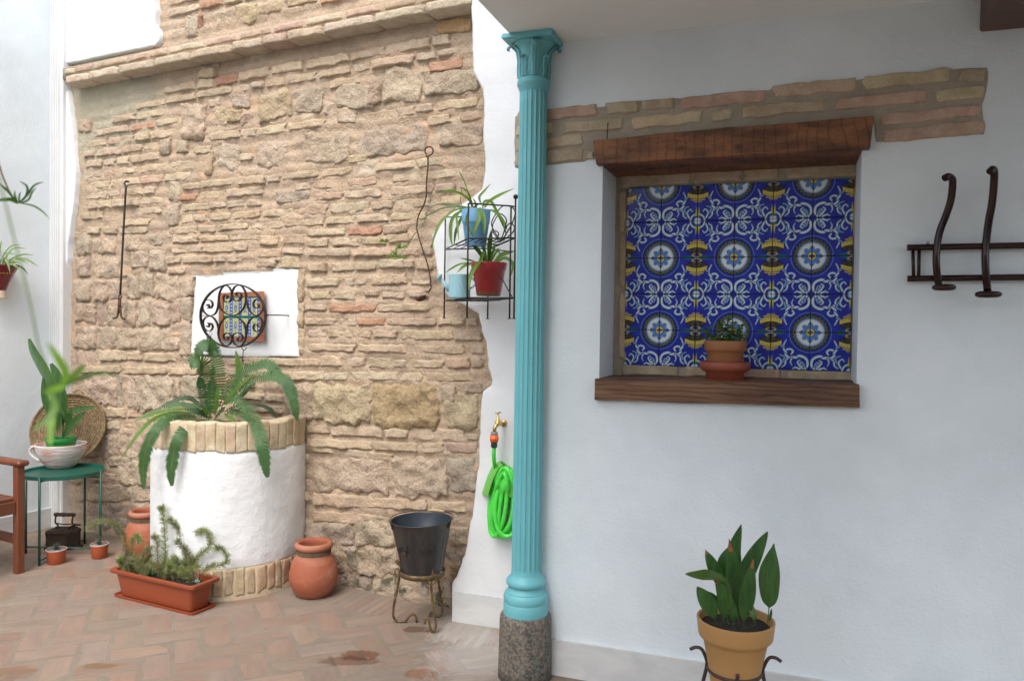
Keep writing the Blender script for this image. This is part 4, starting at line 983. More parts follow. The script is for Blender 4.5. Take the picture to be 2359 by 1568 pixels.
part('ring', tube([axp+V((rr*math.cos(a), rr*math.sin(a), rz_)) for a in [i*math.pi/20 for i in range(40)]], .0065, 8, closed=True), m_iron2, stn)
for a, lab in ((-.25, 0), (math.pi-.35, 1), (-1.75, 2), (1.5, 3)):
    d = V((math.cos(a), math.sin(a), 0)); c = axp+V((0, 0, 0))
    pts = [c+d*(rr+.062)+V((0, 0, rz_+.047)), c+d*(rr+.044)+V((0, 0, rz_+.057)), c+d*(rr+.024)+V((0, 0, rz_+.054)), c+d*(rr+.009)+V((0, 0, rz_+.026)), c+d*(rr+.006)+V((0, 0, rz_)), c+d*(rr+.02)+V((0, 0, rz_-.07)), c+d*(rr+.075)+V((0, 0, .02)), c+d*(rr+.10)+V((0, 0, .006))]
    if lab == 2: pts = pts[3:]
    part('leg', tube(smooth_path(pts, 26), .006, 8), m_iron2, stn)
part('pot_rest', tube([axp+V((-rr*.9, 0, rimz-.2415)), axp+V((rr*.9, 0, rimz-.2415))], .0055, 6), m_iron2, stn)
# ================================================ courtyard objects
r_ = random.Random(11)
# ---- well
WR = .425
wz = lambda y: zpx(530, y, WELLC.y-WR)
well = thing('well', 'round white plastered well with brick rim and brick foot under the fern', 'well', WELLC)
z_f, z_b, z_t = wz(1310), wz(1040), wz(976)
def wn(t, h, r): return r*(1+.005*N3((math.cos(t)*2.5, math.sin(t)*2.5, h*3))+.0015*N3((math.cos(t)*9, math.sin(t)*9, h*8)))
part('plaster', lathe(WELLC, [(WR-.03, z_f-.03), (WR-.004, z_f-.004)]+[(WR+(.002 if 0 < i < 23 else -.004), z_f+(z_b-z_f)*i/23) for i in range(24)]+[(WR-.03, z_b+.03)], 140, wn, cap=False), m_trowel, well)
m_wmort = M('well_mortar', (.55, .44, .30), (.47, .38, .26), ns=9, rough=.95, bump=.7, bs=70, bd=.008, fine=.2)
m_wbrick = M('yellow_soldier_brick', (.5, .4, .3), (.80, .74, .66), ns=12, rough=.92, bump=.7, bs=55, bd=.008, obj=True, fine=.2, fs=120)
part('rim_mortar', lathe(WELLC, [(WR-.11, z_b-.03), (WR-.006, z_b+.0), (WR-.002, z_b+.01), (WR-.002, z_t-.012), (WR-.02, z_t-.004), (WR-.10, z_t-.004), (WR-.12, z_t-.02), (WR-.12, z_b)], 96, cap=False), m_wmort, well)
part('foot_mortar', lathe(WELLC, [(WR+.004, -.01), (WR-.002, z_f-.012), (WR-.04, z_f+.002)], 96, lambda t, h, r: r*(1+.012*N3((math.cos(t)*6, math.sin(t)*6, h*9))), cap=False), m_wmort, well)
class Cyl:
    def __init__(s, c, r): s.c, s.r = c, r
    def pt(s, u, z, off=0.0):
        a = u/s.r; R_ = s.r+off; return s.c+V((math.sin(a)*R_, -math.cos(a)*R_, z))
WY = Cyl(WELLC, WR)
u = -WR*1.75; n = 0
while u < WR*1.75:
    w_ = r_.uniform(.045, .068); c = r_.choice([(.60, .50, .35), (.585, .48, .33), (.58, .47, .33), (.61, .51, .36), (.57, .46, .325)])
    part('brick', rock(WY, u+w_/2, (z_b+z_t)/2-.004+r_.uniform(-.004, .004), w_*1.06, (z_t-z_b)+.010, -.003, r_.uniform(.005, .009), n*1.9, rough=.0035, nu=10, nv=16, k=.03, edge=.03, back=.05, pw=20), m_wbrick, well, color=jit(c))
    a = (u+w_/2)/WR; rd = V((math.sin(a), -math.cos(a), 0)); tg = V((math.cos(a), math.sin(a), 0))
    u += w_+r_.uniform(.0, .004); n += 1
u = -WR*1.75
while u < WR*1.75:
    w_ = r_.uniform(.042, .06); c = r_.choice([(.50, .38, .25), (.48, .34, .22), (.52, .41, .27), (.45, .30, .20)])
    part('brick', rock(WY, u+w_/2, z_f*.56, w_, z_f*.9*r_.uniform(.85, 1.0), 0.0, r_.uniform(.005, .009), n*1.3, rough=.004, nu=8, nv=12, k=.12, edge=.12, back=.03, pw=10), m_wbrick, well, color=jit(c))
    u += w_+r_.uniform(.002, .007); n += 1
part('soil', disc(WELLC, WR-.10, z_t-.075, 3, 40, .02), m_soil, well)
part('inner_lining', lathe(WELLC, [(WR-.115, z_t-.13), (WR-.115, z_t-.01)], 64, cap=False), m_wmort, well)

# ---- fern
m_fern = leafmat('fern_leaflet', (.05, .13, .035), (.032, .095, .026), rough=.55, ns=8, tr=.22)
m_fernl = leafmat('young_fern_leaflet', (.10, .22, .025), (.07, .17, .02), rough=.55, tr=.3)
m_fernd = leafmat('dark_fern_leaflet', (.022, .07, .02), (.018, .055, .018), rough=.6, tr=.15)  # darker green for some of the fronds
m_rach = M('brown_rachis', (.12, .08, .03), rough=.7)
fern = thing('fern', 'large green sword fern with arching fronds growing out of the white well', 'fern', V((WELLC.x-.06, WELLC.y, z_t-.07)))
def PF(x, y, d): return P3(*ZF(x, y), WELLC.y-d)
def frond(pts, wd, mat, seed, dens=1.0):
    rr = random.Random(seed); P = [V(p) for p in smooth_path([tuple(PF(*q)) for q in pts], 60)]
    L_ = sum((P[i+1]-P[i]).length for i in range(59)); n = int(L_/.0103*dens); sc_ = .235*WELLC.y/F
    ls = [tube(P[::3]+[P[-1]], lambda t: .0022*(1-t*.7), 5)]; lf = []
    for i in range(n):
        t = .06+.94*i/n; k = t*59; k0 = min(int(k), 58); p = P[k0].lerp(P[k0+1], k-k0); tg = (P[k0+1]-P[k0]).normalized()
        vw = (CAM-p).normalized(); sd = tg.cross(V((vw.x*.8, vw.y*.8, .55)).normalized())
        if sd.length < .1: sd = tg.cross(V((0, 0, 1)))
        sd.normalize(); nn = sd.cross(tg).normalized()
        l = wd*.5*sc_*min(1, .35+t*3.2)*min(1, (1.03-t)*3.4)**.75
        for s in (-1, 1):
            ll = l*rr.uniform(.85, 1.1); d = (sd*s + tg*.22+nn*rr.uniform(-.10, .18)-V((0, 0, .10))).normalized(); w_ = .0056*min(1, .5+ll/.03)
            a = p+d*.0006; m1 = p+d*ll*.35-V((0, 0, ll*.02)); m2 = p+d*ll*.72-V((0, 0, ll*.06)); e = p+d*ll-V((0, 0, ll*.14)); tw = tg*w_
            b0 = len(lf); lf.append(([a-tw*.7, a+tw*.7, m1-tw, m1+tw, m2-tw*.75, m2+tw*.75, e+tg*ll*.06], [(0, 1, 3, 2), (2, 3, 5, 4), (4, 5, 6)]))
    o = part('frond', J(*lf), mat, fern, smooth=False); part('rachis', J(*ls), m_rach, o)
FR = [([(960, 820, 0), (955, 600, .02), (930, 420, .05), (895, 300, .09), (840, 258, .13), (790, 290, .15), (765, 300, .15)], 190, 0), ([(1010, 800, -.05), (1050, 560, -.04), (1040, 350, -.03), (1000, 180, -.02), (955, 100, .0), (905, 105, .02), (850, 160, .04), (830, 245, .05)], 150, 0),
      ([(1010, 790, .05), (1030, 640, .06), (1045, 515, .06)], 50, 1), ([(1100, 700, -.12), (1220, 500, -.14), (1240, 330, -.15), (1212, 165, -.15)], 70, 1),
      ([(1050, 720, 0), (1130, 540, 0), (1250, 400, .02), (1400, 310, .04), (1530, 290, .06), (1600, 370, .08), (1680, 465, .09), (1760, 472, .10)], 135, 0),
      ([(1070, 720, .03), (1180, 600, .05), (1350, 460, .08), (1550, 410, .11), (1690, 450, .14), (1755, 560, .16), (1790, 720, .18), (1815, 855, .18)], 140, 0),
      ([(1080, 700, .08), (1200, 640, .16), (1330, 750, .26), (1420, 900, .38), (1470, 1090, .45), (1500, 1270, .46), (1525, 1412, .46)], 140, 0), ([(1110, 765, .1), (1230, 770, .18), (1330, 820, .28), (1390, 900, .34), (1420, 980, .37)], 110, 0),
      ([(950, 850, .12), (850, 850, .26), (740, 885, .38), (650, 1020, .46), (600, 1180, .47), (578, 1350, .47), (585, 1498, .47)], 125, 0), ([(880, 820, .10), (700, 800, .24), (560, 820, .36), (430, 940, .44), (335, 1130, .46), (305, 1320, .46), (312, 1530, .46)], 125, 0),
      ([(870, 790, .05), (650, 770, .14), (480, 800, .24), (350, 880, .34), (220, 1030, .40), (80, 1240, .42)], 48, 1), ([(900, 760, 0), (800, 650, .0), (700, 630, .02), (540, 690, .04), (340, 790, .05)], 60, 2),
      ([(880, 770, .04), (700, 740, .08), (500, 760, .12), (350, 800, .16), (215, 862, .18)], 55, 1), ([(1080, 770, -.05), (1280, 690, -.06), (1450, 700, -.06), (1560, 750, -.06), (1620, 835, -.06)], 55, 2), ([(1100, 780, .12), (1190, 850, .24), (1262, 945, .34)], 60, 1),
      ([(1080, 690, .04), (1170, 600, .06), (1280, 480, .08), (1390, 395, .10)], 45, 1), ([(1090, 700, -.08), (1250, 620, -.1), (1310, 560, -.1), (1370, 500, -.1)], 60, 2), ([(960, 800, -.04), (900, 680, -.05), (880, 520, -.05), (850, 420, -.04)], 110, 2), ([(1000, 800, .02), (980, 600, .03), (985, 430, .04)], 120, 0),
      ([(960, 830, .1), (900, 790, .16), (840, 760, .2), (700, 740, .24)], 90, 2), ([(980, 830, .12), (920, 760, .15), (890, 720, .17)], 60, 1), ([(1010, 830, .12), (1060, 760, .16), (1110, 720, .18)], 60, 2), ([(1000, 840, .14), (1040, 850, .22), (1120, 890, .3)], 60, 2), ([(930, 820, .05), (820, 720, .05), (740, 700, .06), (620, 690, .08), (500, 740, .1)], 70, 0)]
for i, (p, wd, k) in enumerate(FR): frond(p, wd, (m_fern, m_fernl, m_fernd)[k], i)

# ---- small framed tile picture in the white panel
m_frame = M('terracotta_frame', (.33, .125, .055), (.27, .10, .045), ns=8, rough=.7, bump=.2, bs=60)
m_pt = M('small_painted_tile', (.1, .1, .3), vcol='paint', rough=.25)
def paint2(n, ss=3):
    N = n*ss; g = (np.arange(N)+.5)/N; X, Y = np.meshgrid(g, g); img = np.zeros((N, N, 3)); img[:] = (.50, .50, .22)
    x = np.abs(((X*2) % 1)-.5)
    img[(np.abs(x-.5) < .17)] = (.04, .09, .45); img[(np.abs(x-.5) < .05) & (np.sin(Y*38) > .2)] = (.60, .66, .75); img[(np.abs(x-.5) > .13) & (np.abs(x-.5) < .16)] = (.01, .04, .08)
    d = np.hypot((x)*1.4, Y-.42); img[d < .17] = (.03, .08, .45); img[(d < .12) & (np.sin(Y*60) > 0)] = (.45, .6, .75); img[(np.abs(d-.17) < .015)] = (.01, .03, .08)
    d = np.hypot(x*1.1, Y-.80); img[np.abs(d-.20) < .03] = (.5, .58, .66); img[(np.abs(d-.235) < .012)] = (.01, .03, .1); img[(x < .03) & (np.abs(Y-.75) < .12)] = (.03, .16, .10)
    img[(np.abs(x-.15) < .03) & (np.abs(np.sin(Y*14)) < .6) & (Y < .65)] = (.03, .2, .12); img[Y < .07] = (.02, .18, .16); img[Y > .95] = (.02, .10, .22)
    return img.reshape(n, ss, n, ss, 3).mean((1, 3))
img2 = paint2(40)
def wn_(x, y, off): return WA.px(*ZN(x, y), off)
fr = thing('tile_picture', 'small blue and yellow tile picture in a terracotta frame behind the iron ring', 'tile picture', wn_(545, 1105, 0))
cor = [(548, 1080), (1222, 1105), (1222, 362), (552, 388)]; inn = [(612, 1032), (1150, 1034), (1150, 438), (612, 440)]
cw = [wn_(x, y, .004) for x, y in cor]; cf = [wn_(x, y, .022) for x, y in cor]; ci = [wn_(x, y, .022) for x, y in inn]; cb = [wn_(x, y, .012) for x, y in inn]
vs = cw+cf+ci+cb; fs = []
for k in range(3): fs += [(k*4+i, k*4+(i+1) % 4, k*4+4+(i+1) % 4, k*4+4+i) for i in range(4)]
fixn(part('frame', (vs, fs), m_frame, fr, smooth=False))
a, b, c = wn_(612, 1034, .008), wn_(1150, 1034, .008), wn_(612, 440, .008); tw2, th2 = (b-a).length/2, (c-a).length/2
t2 = {k: tile_mesh('tile', img2, (tw2-.001, th2-.001), m_pt, th=.007, my=k) for k in (True, False)}
for i in range(2):
    for j in range(2):
        o = bpy.data.objects.new('tile', t2[j == 0]); COL.objects.link(o); o.parent = fr; o.location = a+WA.u*i*tw2+V((0, 0, j*th2))-ORG[fr.name]; o.rotation_euler = (0, 0, -AA)

# ---- iron scroll ring
m_iron = M('wrought_iron', (.022, .018, .017), (.075, .035, .022), ns=28, lo=.5, hi=.68, rough=.5, metal=.4, bump=.4, bs=90, bd=.002)
ir = thing('iron_trivet_ring', 'round wrought iron scroll ring hung in front of the small tile picture', 'iron ring', wn_(762, 1185, .09))
OI = .10
def IP(x, y, o=OI): return WA.px(*ZN(x, y), o)
def band_(pts, n=40, w_=.0045, d=.016, closed=False):
    P = smooth_path(pts, n) if not closed else pts
    return tube([IP(x, y) for x, y in P], 1, flat=(w_, d, WA.n), closed=closed)
part('rim', tube([IP(762+478*math.cos(a)*1.0, 724+466*math.sin(a)) for a in [i*math.pi/36 for i in range(72)]], 1, flat=(.006, .018, WA.n), closed=True), m_iron, ir, smooth=False)
SCR = [[(372, 575), (400, 555), (412, 590), (395, 612), (440, 605), (462, 555), (440, 505), (385, 490), (335, 515), (312, 590), (330, 660), (385, 710), (445, 718), (500, 690), (535, 610), (548, 500), (560, 400), (600, 310), (650, 280), (700, 300), (738, 370), (742, 450), (715, 510), (670, 525), (630, 500), (620, 450), (640, 415), (675, 425), (680, 460), (655, 475)],
       [(550, 480), (570, 600), (640, 680), (740, 715), (830, 700), (910, 620), (945, 520), (950, 400), (900, 300), (850, 278), (790, 295), (750, 370), (745, 430), (770, 490), (815, 505), (865, 480), (885, 425), (865, 385), (825, 380), (808, 410), (830, 430)],
       [(945, 380), (960, 500), (990, 620), (1050, 700), (1110, 718), (1160, 690), (1200, 630), (1205, 560), (1185, 510), (1130, 480), (1085, 495), (1060, 545), (1075, 600), (1120, 605), (1145, 575), (1120, 550)],
       [(372, 870), (400, 890), (412, 850), (395, 830), (440, 835), (462, 885), (440, 935), (385, 945), (335, 900), (320, 820), (345, 760), (400, 732), (460, 742), (515, 810), (545, 900), (545, 1000), (575, 1100), (640, 1160), (700, 1150), (740, 1090), (740, 1030), (700, 985), (650, 980), (620, 1020), (640, 1070), (680, 1075), (690, 1040), (665, 1030)],
       [(548, 950), (570, 850), (640, 760), (740, 730), (830, 750), (910, 820), (945, 900), (950, 1030), (920, 1120), (870, 1165), (800, 1150), (755, 1080), (760, 1010), (810, 975), (870, 985), (905, 1030), (890, 1080), (850, 1095), (825, 1065), (855, 1045)],
       [(930, 1110), (955, 1000), (970, 880), (1000, 800), (1060, 740), (1120, 728), (1170, 760), (1195, 830), (1180, 900), (1140, 950), (1090, 950), (1060, 900), (1075, 855), (1115, 850), (1130, 885)]]
for s in SCR: part('scroll', band_(s, len(s)*5, .004, .015), m_iron, ir, smooth=False)
part('bar', tube([IP(315, 720), IP(450, 720)], 1, flat=(.004, .015, WA.n)), m_iron, ir, smooth=False)
part('arm', tube([IP(1240, 712, .10), IP(1376, 714, .10), WA.px(*ZN(1380, 714), .10)-WA.n*.03, IP(1376, 714, .10)-WA.n*.115], .0035, 8), m_iron, ir)
def torus(c, r, rr, ax1, ax2, n=20): return tube([c+ax1*(r*math.cos(a))+ax2*(r*math.sin(a)) for a in [i*2*math.pi/n for i in range(n)]], rr, 6, closed=True)
UZ = V((0, 0, 1))
k1_ = thing('key_bunch', 'small bunch of old iron keys hooked low on the left of the iron ring', 'keys', IP(400, 1010, .11))
part('key_ring', torus(IP(432, 985, .115), .0115, .0012, WA.u, UZ), m_iron, k1_)
for dx, ln in ((0, 150), (22, 110), (-14, 135), (34, 60)):
    part('key', J(torus(IP(395+dx, 1035, .112+dx*.0001), .0055, .0018, WA.u, UZ, 12), tube([IP(395+dx, 1050, .112), IP(380+dx, 1040+ln, .112)], .0022, 6), obox(IP(380+dx, 1035+ln, .11), WA.u*.008, UZ*.006, WA.n*.003)), m_iron, k1_)
k2_ = thing('hanging_key', 'single long rusty key on a hook under the iron ring above the fern', 'key', IP(900, 1400, .10))
part('hook', tube(smooth_path([IP(885, 1165), IP(887, 1195), IP(905, 1222), IP(935, 1222), IP(962, 1195)], 16), .0026, 6), m_rust, k2_)
part('key_shaft', tube([IP(912, 1222), IP(906, 1300), IP(893, 1412)], .003, 6), m_rust, k2_)
part('key_bit', obox(IP(898, 1392, .098), WA.u*.016, UZ*.011, WA.n*.003), m_rust, k2_, False)

# ---- long iron rod with hooks on the left of the stone wall
def WX(Z, x, y, o): return WA.px(*Z(x, y), o)
m_blk = M('black_iron', (.012, .012, .013), (.03, .02, .018), ns=30, rough=.45, bump=.3, bs=80)
rod = thing('iron_hook_rod', 'long black iron rod with a rusty double hook on the left stone wall', 'iron hook', WX(Z3, 820, 640, .05))
part('rod', tube([WX(Z1, 890, 1258, .03), WX(Z1, 868, 1256, .06), WX(Z1, 860, 1270, .06), WX(Z1, 872, 1290, .06), WX(Z1, 871, 1300, .06), WX(Z3, 850, 100, .055), WX(Z3, 838, 350, .055), WX(Z3, 832, 470, .055)], .0068, 8), m_blk, rod)
part('link', torus(WX(Z3, 830, 488, .056), .014, .0045, WA.u, UZ), m_rust, rod)
part('link', torus(WX(Z3, 820, 496, .058), .011, .004, WA.u*.6+WA.n*.5, UZ), m_rust, rod)
part('shank', tube([WX(Z3, 828, 505, .058), WX(Z3, 826, 550, .058), WX(Z3, 825, 600, .058)], .0115, 8), m_rust, rod)
part('prong', tube(smooth_path([WX(Z3, 820, 560, .06), WX(Z3, 815, 610, .06), WX(Z3, 805, 628, .065), WX(Z3, 780, 634, .08)], 12), .007, 8), m_rust, rod)
part('prong', tube(smooth_path([WX(Z3, 832, 560, .06), WX(Z3, 838, 615, .06), WX(Z3, 848, 634, .065), WX(Z3, 863, 640, .08)], 12), .007, 8), m_rust, rod)
# ---- ladle
ld = thing('iron_ladle', 'rusty iron ladle with a long twisted wire handle hanging right on the stone wall', 'ladle', WX(Z4, 1140, 500, .05))
hp = [WX(Z2, 1180, 1085, .05)]+[WX(Z2, 1197+28*math.cos(a), 1046+30*math.sin(a), .045) for a in [2.2+i*.6 for i in range(10)]]+[WX(Z2, x, y, .04) for x, y in ((1190, 1090), (1190, 1150), (1180, 1250), (1178, 1350), (1160, 1420), (1125, 1490), (1112, 1565))]+[WX(Z4, x, y, .045) for x, y in ((1118, 40), (1150, 150), (1180, 240), (1200, 320), (1210, 400), (1208, 430), (1190, 455))]
hpp = smooth_path(hp, 150)
part('handle', tube(hpp, lambda t: .0042+.0006*math.sin(t*260), 8), m_rust, ld)
lc = WX(Z4, 1140, 492, .075); lx = (WA.u*.93+UZ*.35).normalized(); ly = WA.n
part('bowl', lathe(lc, [(.001, -.018), (.018, -.015), (.028, -.006), (.031, .003), (.030, .004), (.026, -.003), (.001, -.014)], 24, x=lx*1.05, y=ly*.9, z=(UZ*.93-WA.u*.35).normalized()), m_rust, ld)
# ================================================ wire rack with pots on the pier wall
m_wire = M('black_wire', (.014, .014, .015), rough=.4, metal=.2)
m_spid = leafmat('spider_leaf', (.14, .25, .03), (.085, .18, .025), rough=.45, ns=10, tr=.3)
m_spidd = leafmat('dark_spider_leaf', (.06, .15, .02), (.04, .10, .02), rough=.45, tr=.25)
pA, pD = WD.px(*ZS(240, 770), .03), WD.px(*ZS(682, 770), .03)
Yb = pA.y*.868
pB, pC = P3(*ZS(474, 655), Yb), P3(*ZS(905, 685), Yb*1.01); pE = P3(*ZS(950, 690), Yb*.985)
def flat(p): return V((p.x, p.y, 0))
fA, fB, fC, fD, fE = map(flat, (pA, pB, pC, pD, pE))
def zA(y, f, x): return P3(*ZS(x, y), f.y).z
tz = zA(772, fA, 245); lz = zA(1292, fA, 240); botz = zA(1466, fA, 235)
rack = thing('wire_plant_rack', 'black wire two tier plant rack hung on the white wall just left of the column', 'plant rack', V(((fA.x+fC.x)/2, (fA.y+fC.y)/2, botz)))
def wire(pts, r=.0034, name='wire'): return part(name, tube(pts, r, 7), m_wire, rack)
for nm, f, top in (('A', fA, zA(447, fA, 245)), ('B', fB, zA(305, fB, 485)), ('C', fC, zA(340, fC, 912)), ('D', fD, tz+.001), ('E', fE, zA(240, fE, 957))):
    wire([f+V((0, 0, botz)), f+V((0, 0, top))], .0040, 'leg'); part('foot', lathe(f+V((0, 0, botz)), [(.001, -.003), (.009, -.003), (.009, 0), (.001, .001)], 12), m_wire, rack)
part('finial', ball(fE+V((0, 0, zA(240, fE, 957))), .011, 12, 8), m_wire, rack)
for z in (tz, lz):
    up = V((0, 0, z))
    for a, b in ((fA, fB), (fB, fE), (fE, fD), (fD, fA)): wire([a+up, b+up], .0036, 'shelf_rail')
    for i in range(1, 6):
        t = i/6; wire([fA.lerp(fD, t)+up, fB.lerp(fE, t)+up], .0024, 'shelf_wire')
    wire([fA.lerp(fB, .5)+up-V((0, 0, .004)), fD.lerp(fE, .5)+up-V((0, 0, .004))], .0024, 'shelf_wire')
zt2 = zA(305, fB, 485)
wire([fB+V((0, 0, zt2)), fC+V((0, 0, zt2-.004)), fE+V((0, 0, zt2-.02))], .0036, 'guard_rail')
wire([fA+V((0, 0, zA(447, fA, 245))), fA.lerp(fD, .35)+V((0, 0, zA(447, fA, 245)))], .003, 'guard_rail')
def side(t, z): return fD.lerp(fE, t)+V((0, 0, z))
hgt = zA(240, fE, 957)-tz
for c0, wdt, hh in ((.55, .42, .96), (.42, .26, .80), (.80, .16, .42), (.22, .18, .42)):
    pts = [side(.5+(c0-.5)*.1, tz+.01), side(c0-wdt*.8, tz+hgt*hh*.45), side(c0-wdt, tz+hgt*hh*.75), side(c0, tz+hgt*hh), side(c0+wdt, tz+hgt*hh*.72), side(c0+wdt*.8, tz+hgt*hh*.4), side(.5+(c0-.5)*.3, tz+.01)]
    wire(smooth_path(pts, 40), .003, 'scroll')
wire([side(.95, tz), side(.05, lz+.25), side(.45, lz+.12), side(.95, lz)], .0028, 'brace')
wire([side(.0, tz), side(.9, lz+.2)], .0028, 'brace')
def simple_pot(name, label, cat, cxz, Y, prof_, mat, soil_hw, soil_y, extra_=None, n=48):
    cx = cxz[0]; a = axis(*cxz, Y); z0 = zpx(cx, prof_[0][1], Y)
    t = thing(name, label, cat, V((a.x, a.y, z0)))
    part('pot', lathe(a, prof(cx, Y, prof_), n, cap=False), mat, t, auto=50)
    part('pot_bottom', disc(a, prof_[0][0]*Y/F*.98, z0+.003, amp=0), mat, t)
    if soil_hw: part('soil', disc(a, soil_hw*Y/F, zpx(cx, soil_y, Y)), m_soil, t)
    return t, a
m_bluepot = M('sky_blue_pot', (.16, .38, .60), (.145, .35, .56), ns=4, rough=.5, bump=.05)
def redx(t, L, cur, noise, mix, tc):
    s = t.nodes.new('ShaderNodeSeparateXYZ'); L(tc.outputs['Object'], s.inputs[0]); n = noise(30, 3)
    a = t.nodes.new('ShaderNodeMath'); a.operation = 'MULTIPLY_ADD'; L(n, a.inputs[0]); a.inputs[1].default_value = .02; L(s.outputs[2], a.inputs[2])
    r = ramp(t, a.outputs[0], [(.020, (1, 1, 1)), (.03, (0, 0, 0))]).outputs[0]
    return mix(r, cur, (.16, .07, .03))
m_redpot = M('glossy_red_pot', (.30, .016, .018), (.26, .012, .014), ns=4, rough=.25, coat=.3, extra=redx)
Ybp = (pA.y+pB.y)/2*.985; q = .2272
cb = ZS(553, 560)
bp, bax = simple_pot('flower_pot', 'sky blue flower pot on the upper tier of the wire rack', 'flower pot', cb, Ybp, [(100*q, ZS(0, 742)[1]), (104*q, ZS(0, 735)[1]), (132*q, ZS(0, 515)[1]), (139*q, ZS(0, 510)[1]), (140*q, ZS(0, 500)[1]), (147*q, ZS(0, 380)[1]), (145*q, ZS(0, 374)[1]), (138*q, ZS(0, 378)[1]), (130*q, ZS(0, 440)[1])], m_bluepot, 134*q, ZS(0, 405)[1])
cr = ZS(684, 1080)
rp, rax = simple_pot('flower_pot', 'glossy red flower pot on the lower tier of the wire rack', 'flower pot', cr, Ybp, [(118*q, ZS(0, 1243)[1]), (122*q, ZS(0, 1238)[1]), (166*q, ZS(0, 990)[1]), (172*q, ZS(0, 984)[1]), (176*q, ZS(0, 978)[1]), (187*q, ZS(0, 918)[1]), (185*q, ZS(0, 908)[1]), (176*q, ZS(0, 912)[1]), (168*q, ZS(0, 960)[1])], m_redpot, 170*q, ZS(0, 935)[1])
def spider(name, label, Z, leaves, Y0, k, base, mat=None, cat='plant', grp=None, seed=1):
    rr = random.Random(seed); b = P3(*Z(*base), Y0)
    t = thing(name, label, cat, b, grp)
    for i, (pts, w_) in enumerate(leaves):
        m_ = len(pts); front = pts[-1][1] > base[1]+60 and abs(pts[-1][0]-base[0]) < 190; dd = rr.uniform(.15, .2) if front else rr.uniform(-.09, .12); P = [P3(*Z(x, y), Y0-dd*((.5+.5*j/(m_-1)) if front else j/(m_-1))*Y0/3.7) for j, (x, y) in enumerate(pts)]
        part('leaf', blade(P, w_*k*Y0/F, face=V((rr.uniform(-.3, .3), -1, .35)), fold=.35, n=18, wf=lambda t_: (.55+.45*min(1, t_*3))*min(1, (1.02-t_)*2.6)**.8), (mat or (m_spid if rr.random() < .72 else m_spidd)), t)
    return t
SL = [([(530,350),(450,240),(300,180),(130,210)],26),([(500,350),(400,340),(250,310),(70,340)],24),([(460,360),(330,380),(200,500),(130,650),(108,790)],28),([(420,380),(340,430),(300,520),(300,660),(320,750)],36),([(450,380),(400,470),(350,600),(330,740)],32),
      ([(520,340),(480,220),(440,170),(380,140)],30),([(600,300),(590,240),(640,180),(705,105)],26),([(640,350),(700,280),(800,220),(940,155)],34),([(640,330),(700,290),(770,400),(830,530),(870,630)],32),([(640,370),(740,390),(830,480),(880,600)],26),
      ([(570,360),(590,450),(550,560),(530,640)],42),([(590,350),(630,430),(640,540),(635,620)],34),([(480,380),(460,480),(500,590),(530,650)],30),([(560,380),(540,300),(515,250)],34),([(440,350),(250,350),(100,410),(0,470)],16),([(620,360),(640,290),(700,280),(740,310)],24),([(400,370),(360,450),(370,560),(380,690)],22),([(500,380),(560,330),(620,300)],26)]
sp1 = spider('spider_plant', 'bright green spider plant spilling over the sky blue pot', ZS, SL, Ybp, .2272, (560, 400), seed=2)
P = smooth_path([tuple(P3(*ZS(x, y), Ybp-.02)) for x, y in ((515, 380), (490, 250), (450, 120), (415, 40), (385, -15))], 14); part('flower_stalk', tube(P, .0022, 6), m_spid, sp1)
part('dry_stalk', tube(smooth_path([tuple(P3(*ZS(x, y), Ybp+.02)) for x, y in ((440, 380), (400, 290), (410, 150))], 10), .0016, 5), m_rach, sp1)
SL2 = [([(640,905),(600,820),(540,750),(490,700)],44),([(680,905),(690,750),(700,650),(710,570)],46),([(660,905),(640,790),(600,710)],32),([(700,905),(720,800),(800,760)],24),([(740,910),(800,840),(870,810),(950,790)],46),([(760,910),(850,860),(930,930),(885,1100)],34),
       ([(560,905),(480,880),(380,858)],22),([(540,905),(400,920),(300,970),(225,1020)],20),([(520,915),(440,940),(360,1010)],34),([(600,890),(540,960),(490,1080),(485,1200)],46),([(640,900),(640,800),(600,880),(575,980)],34),([(690,905),(740,760),(700,700)],20),([(700,905),(770,790),(800,830)],24)]
sp2 = spider('spider_plant', 'smaller green spider plant growing in the glossy red pot on the rack', ZS, SL2, Ybp, .2272, (670, 930), seed=5)
# runners hanging toward the ladle
run = thing('spider_plantlet', 'yellow green plantlets dangling on thin runners beside the ladle', 'plantlet', P3(*Z4(960, 240), Ybp-.05))
for pts in ([(1180, -60), (1060, 0), (980, 60), (900, 105)], [(1180, -40), (1090, 60), (1040, 145), (975, 215)], [(1100, 40), (1060, 110), (1010, 150)]):
    part('runner', tube(smooth_path([tuple(P3(*Z4(x, y), Ybp-.02)) for x, y in pts], 14), .0016, 5), m_spid, run)
rr = random.Random(4)
for cx_, cy_, n_, l_ in ((885, 105, 6, 34), (968, 215, 11, 75), (1008, 150, 8, 50)):
    for i in range(n_):
        a = rr.uniform(-3.3, .2); e = (cx_+l_*math.cos(a), cy_+l_*.9*math.sin(a)+10); m_ = ((cx_+e[0])/2, (cy_+e[1])/2-8)
        part('leaf', blade([P3(*Z4(*p_), Ybp-.04-rr.uniform(0, .02)) for p_ in ((cx_, cy_), m_, e)], .007, n=7, fold=.3), m_spid, run)
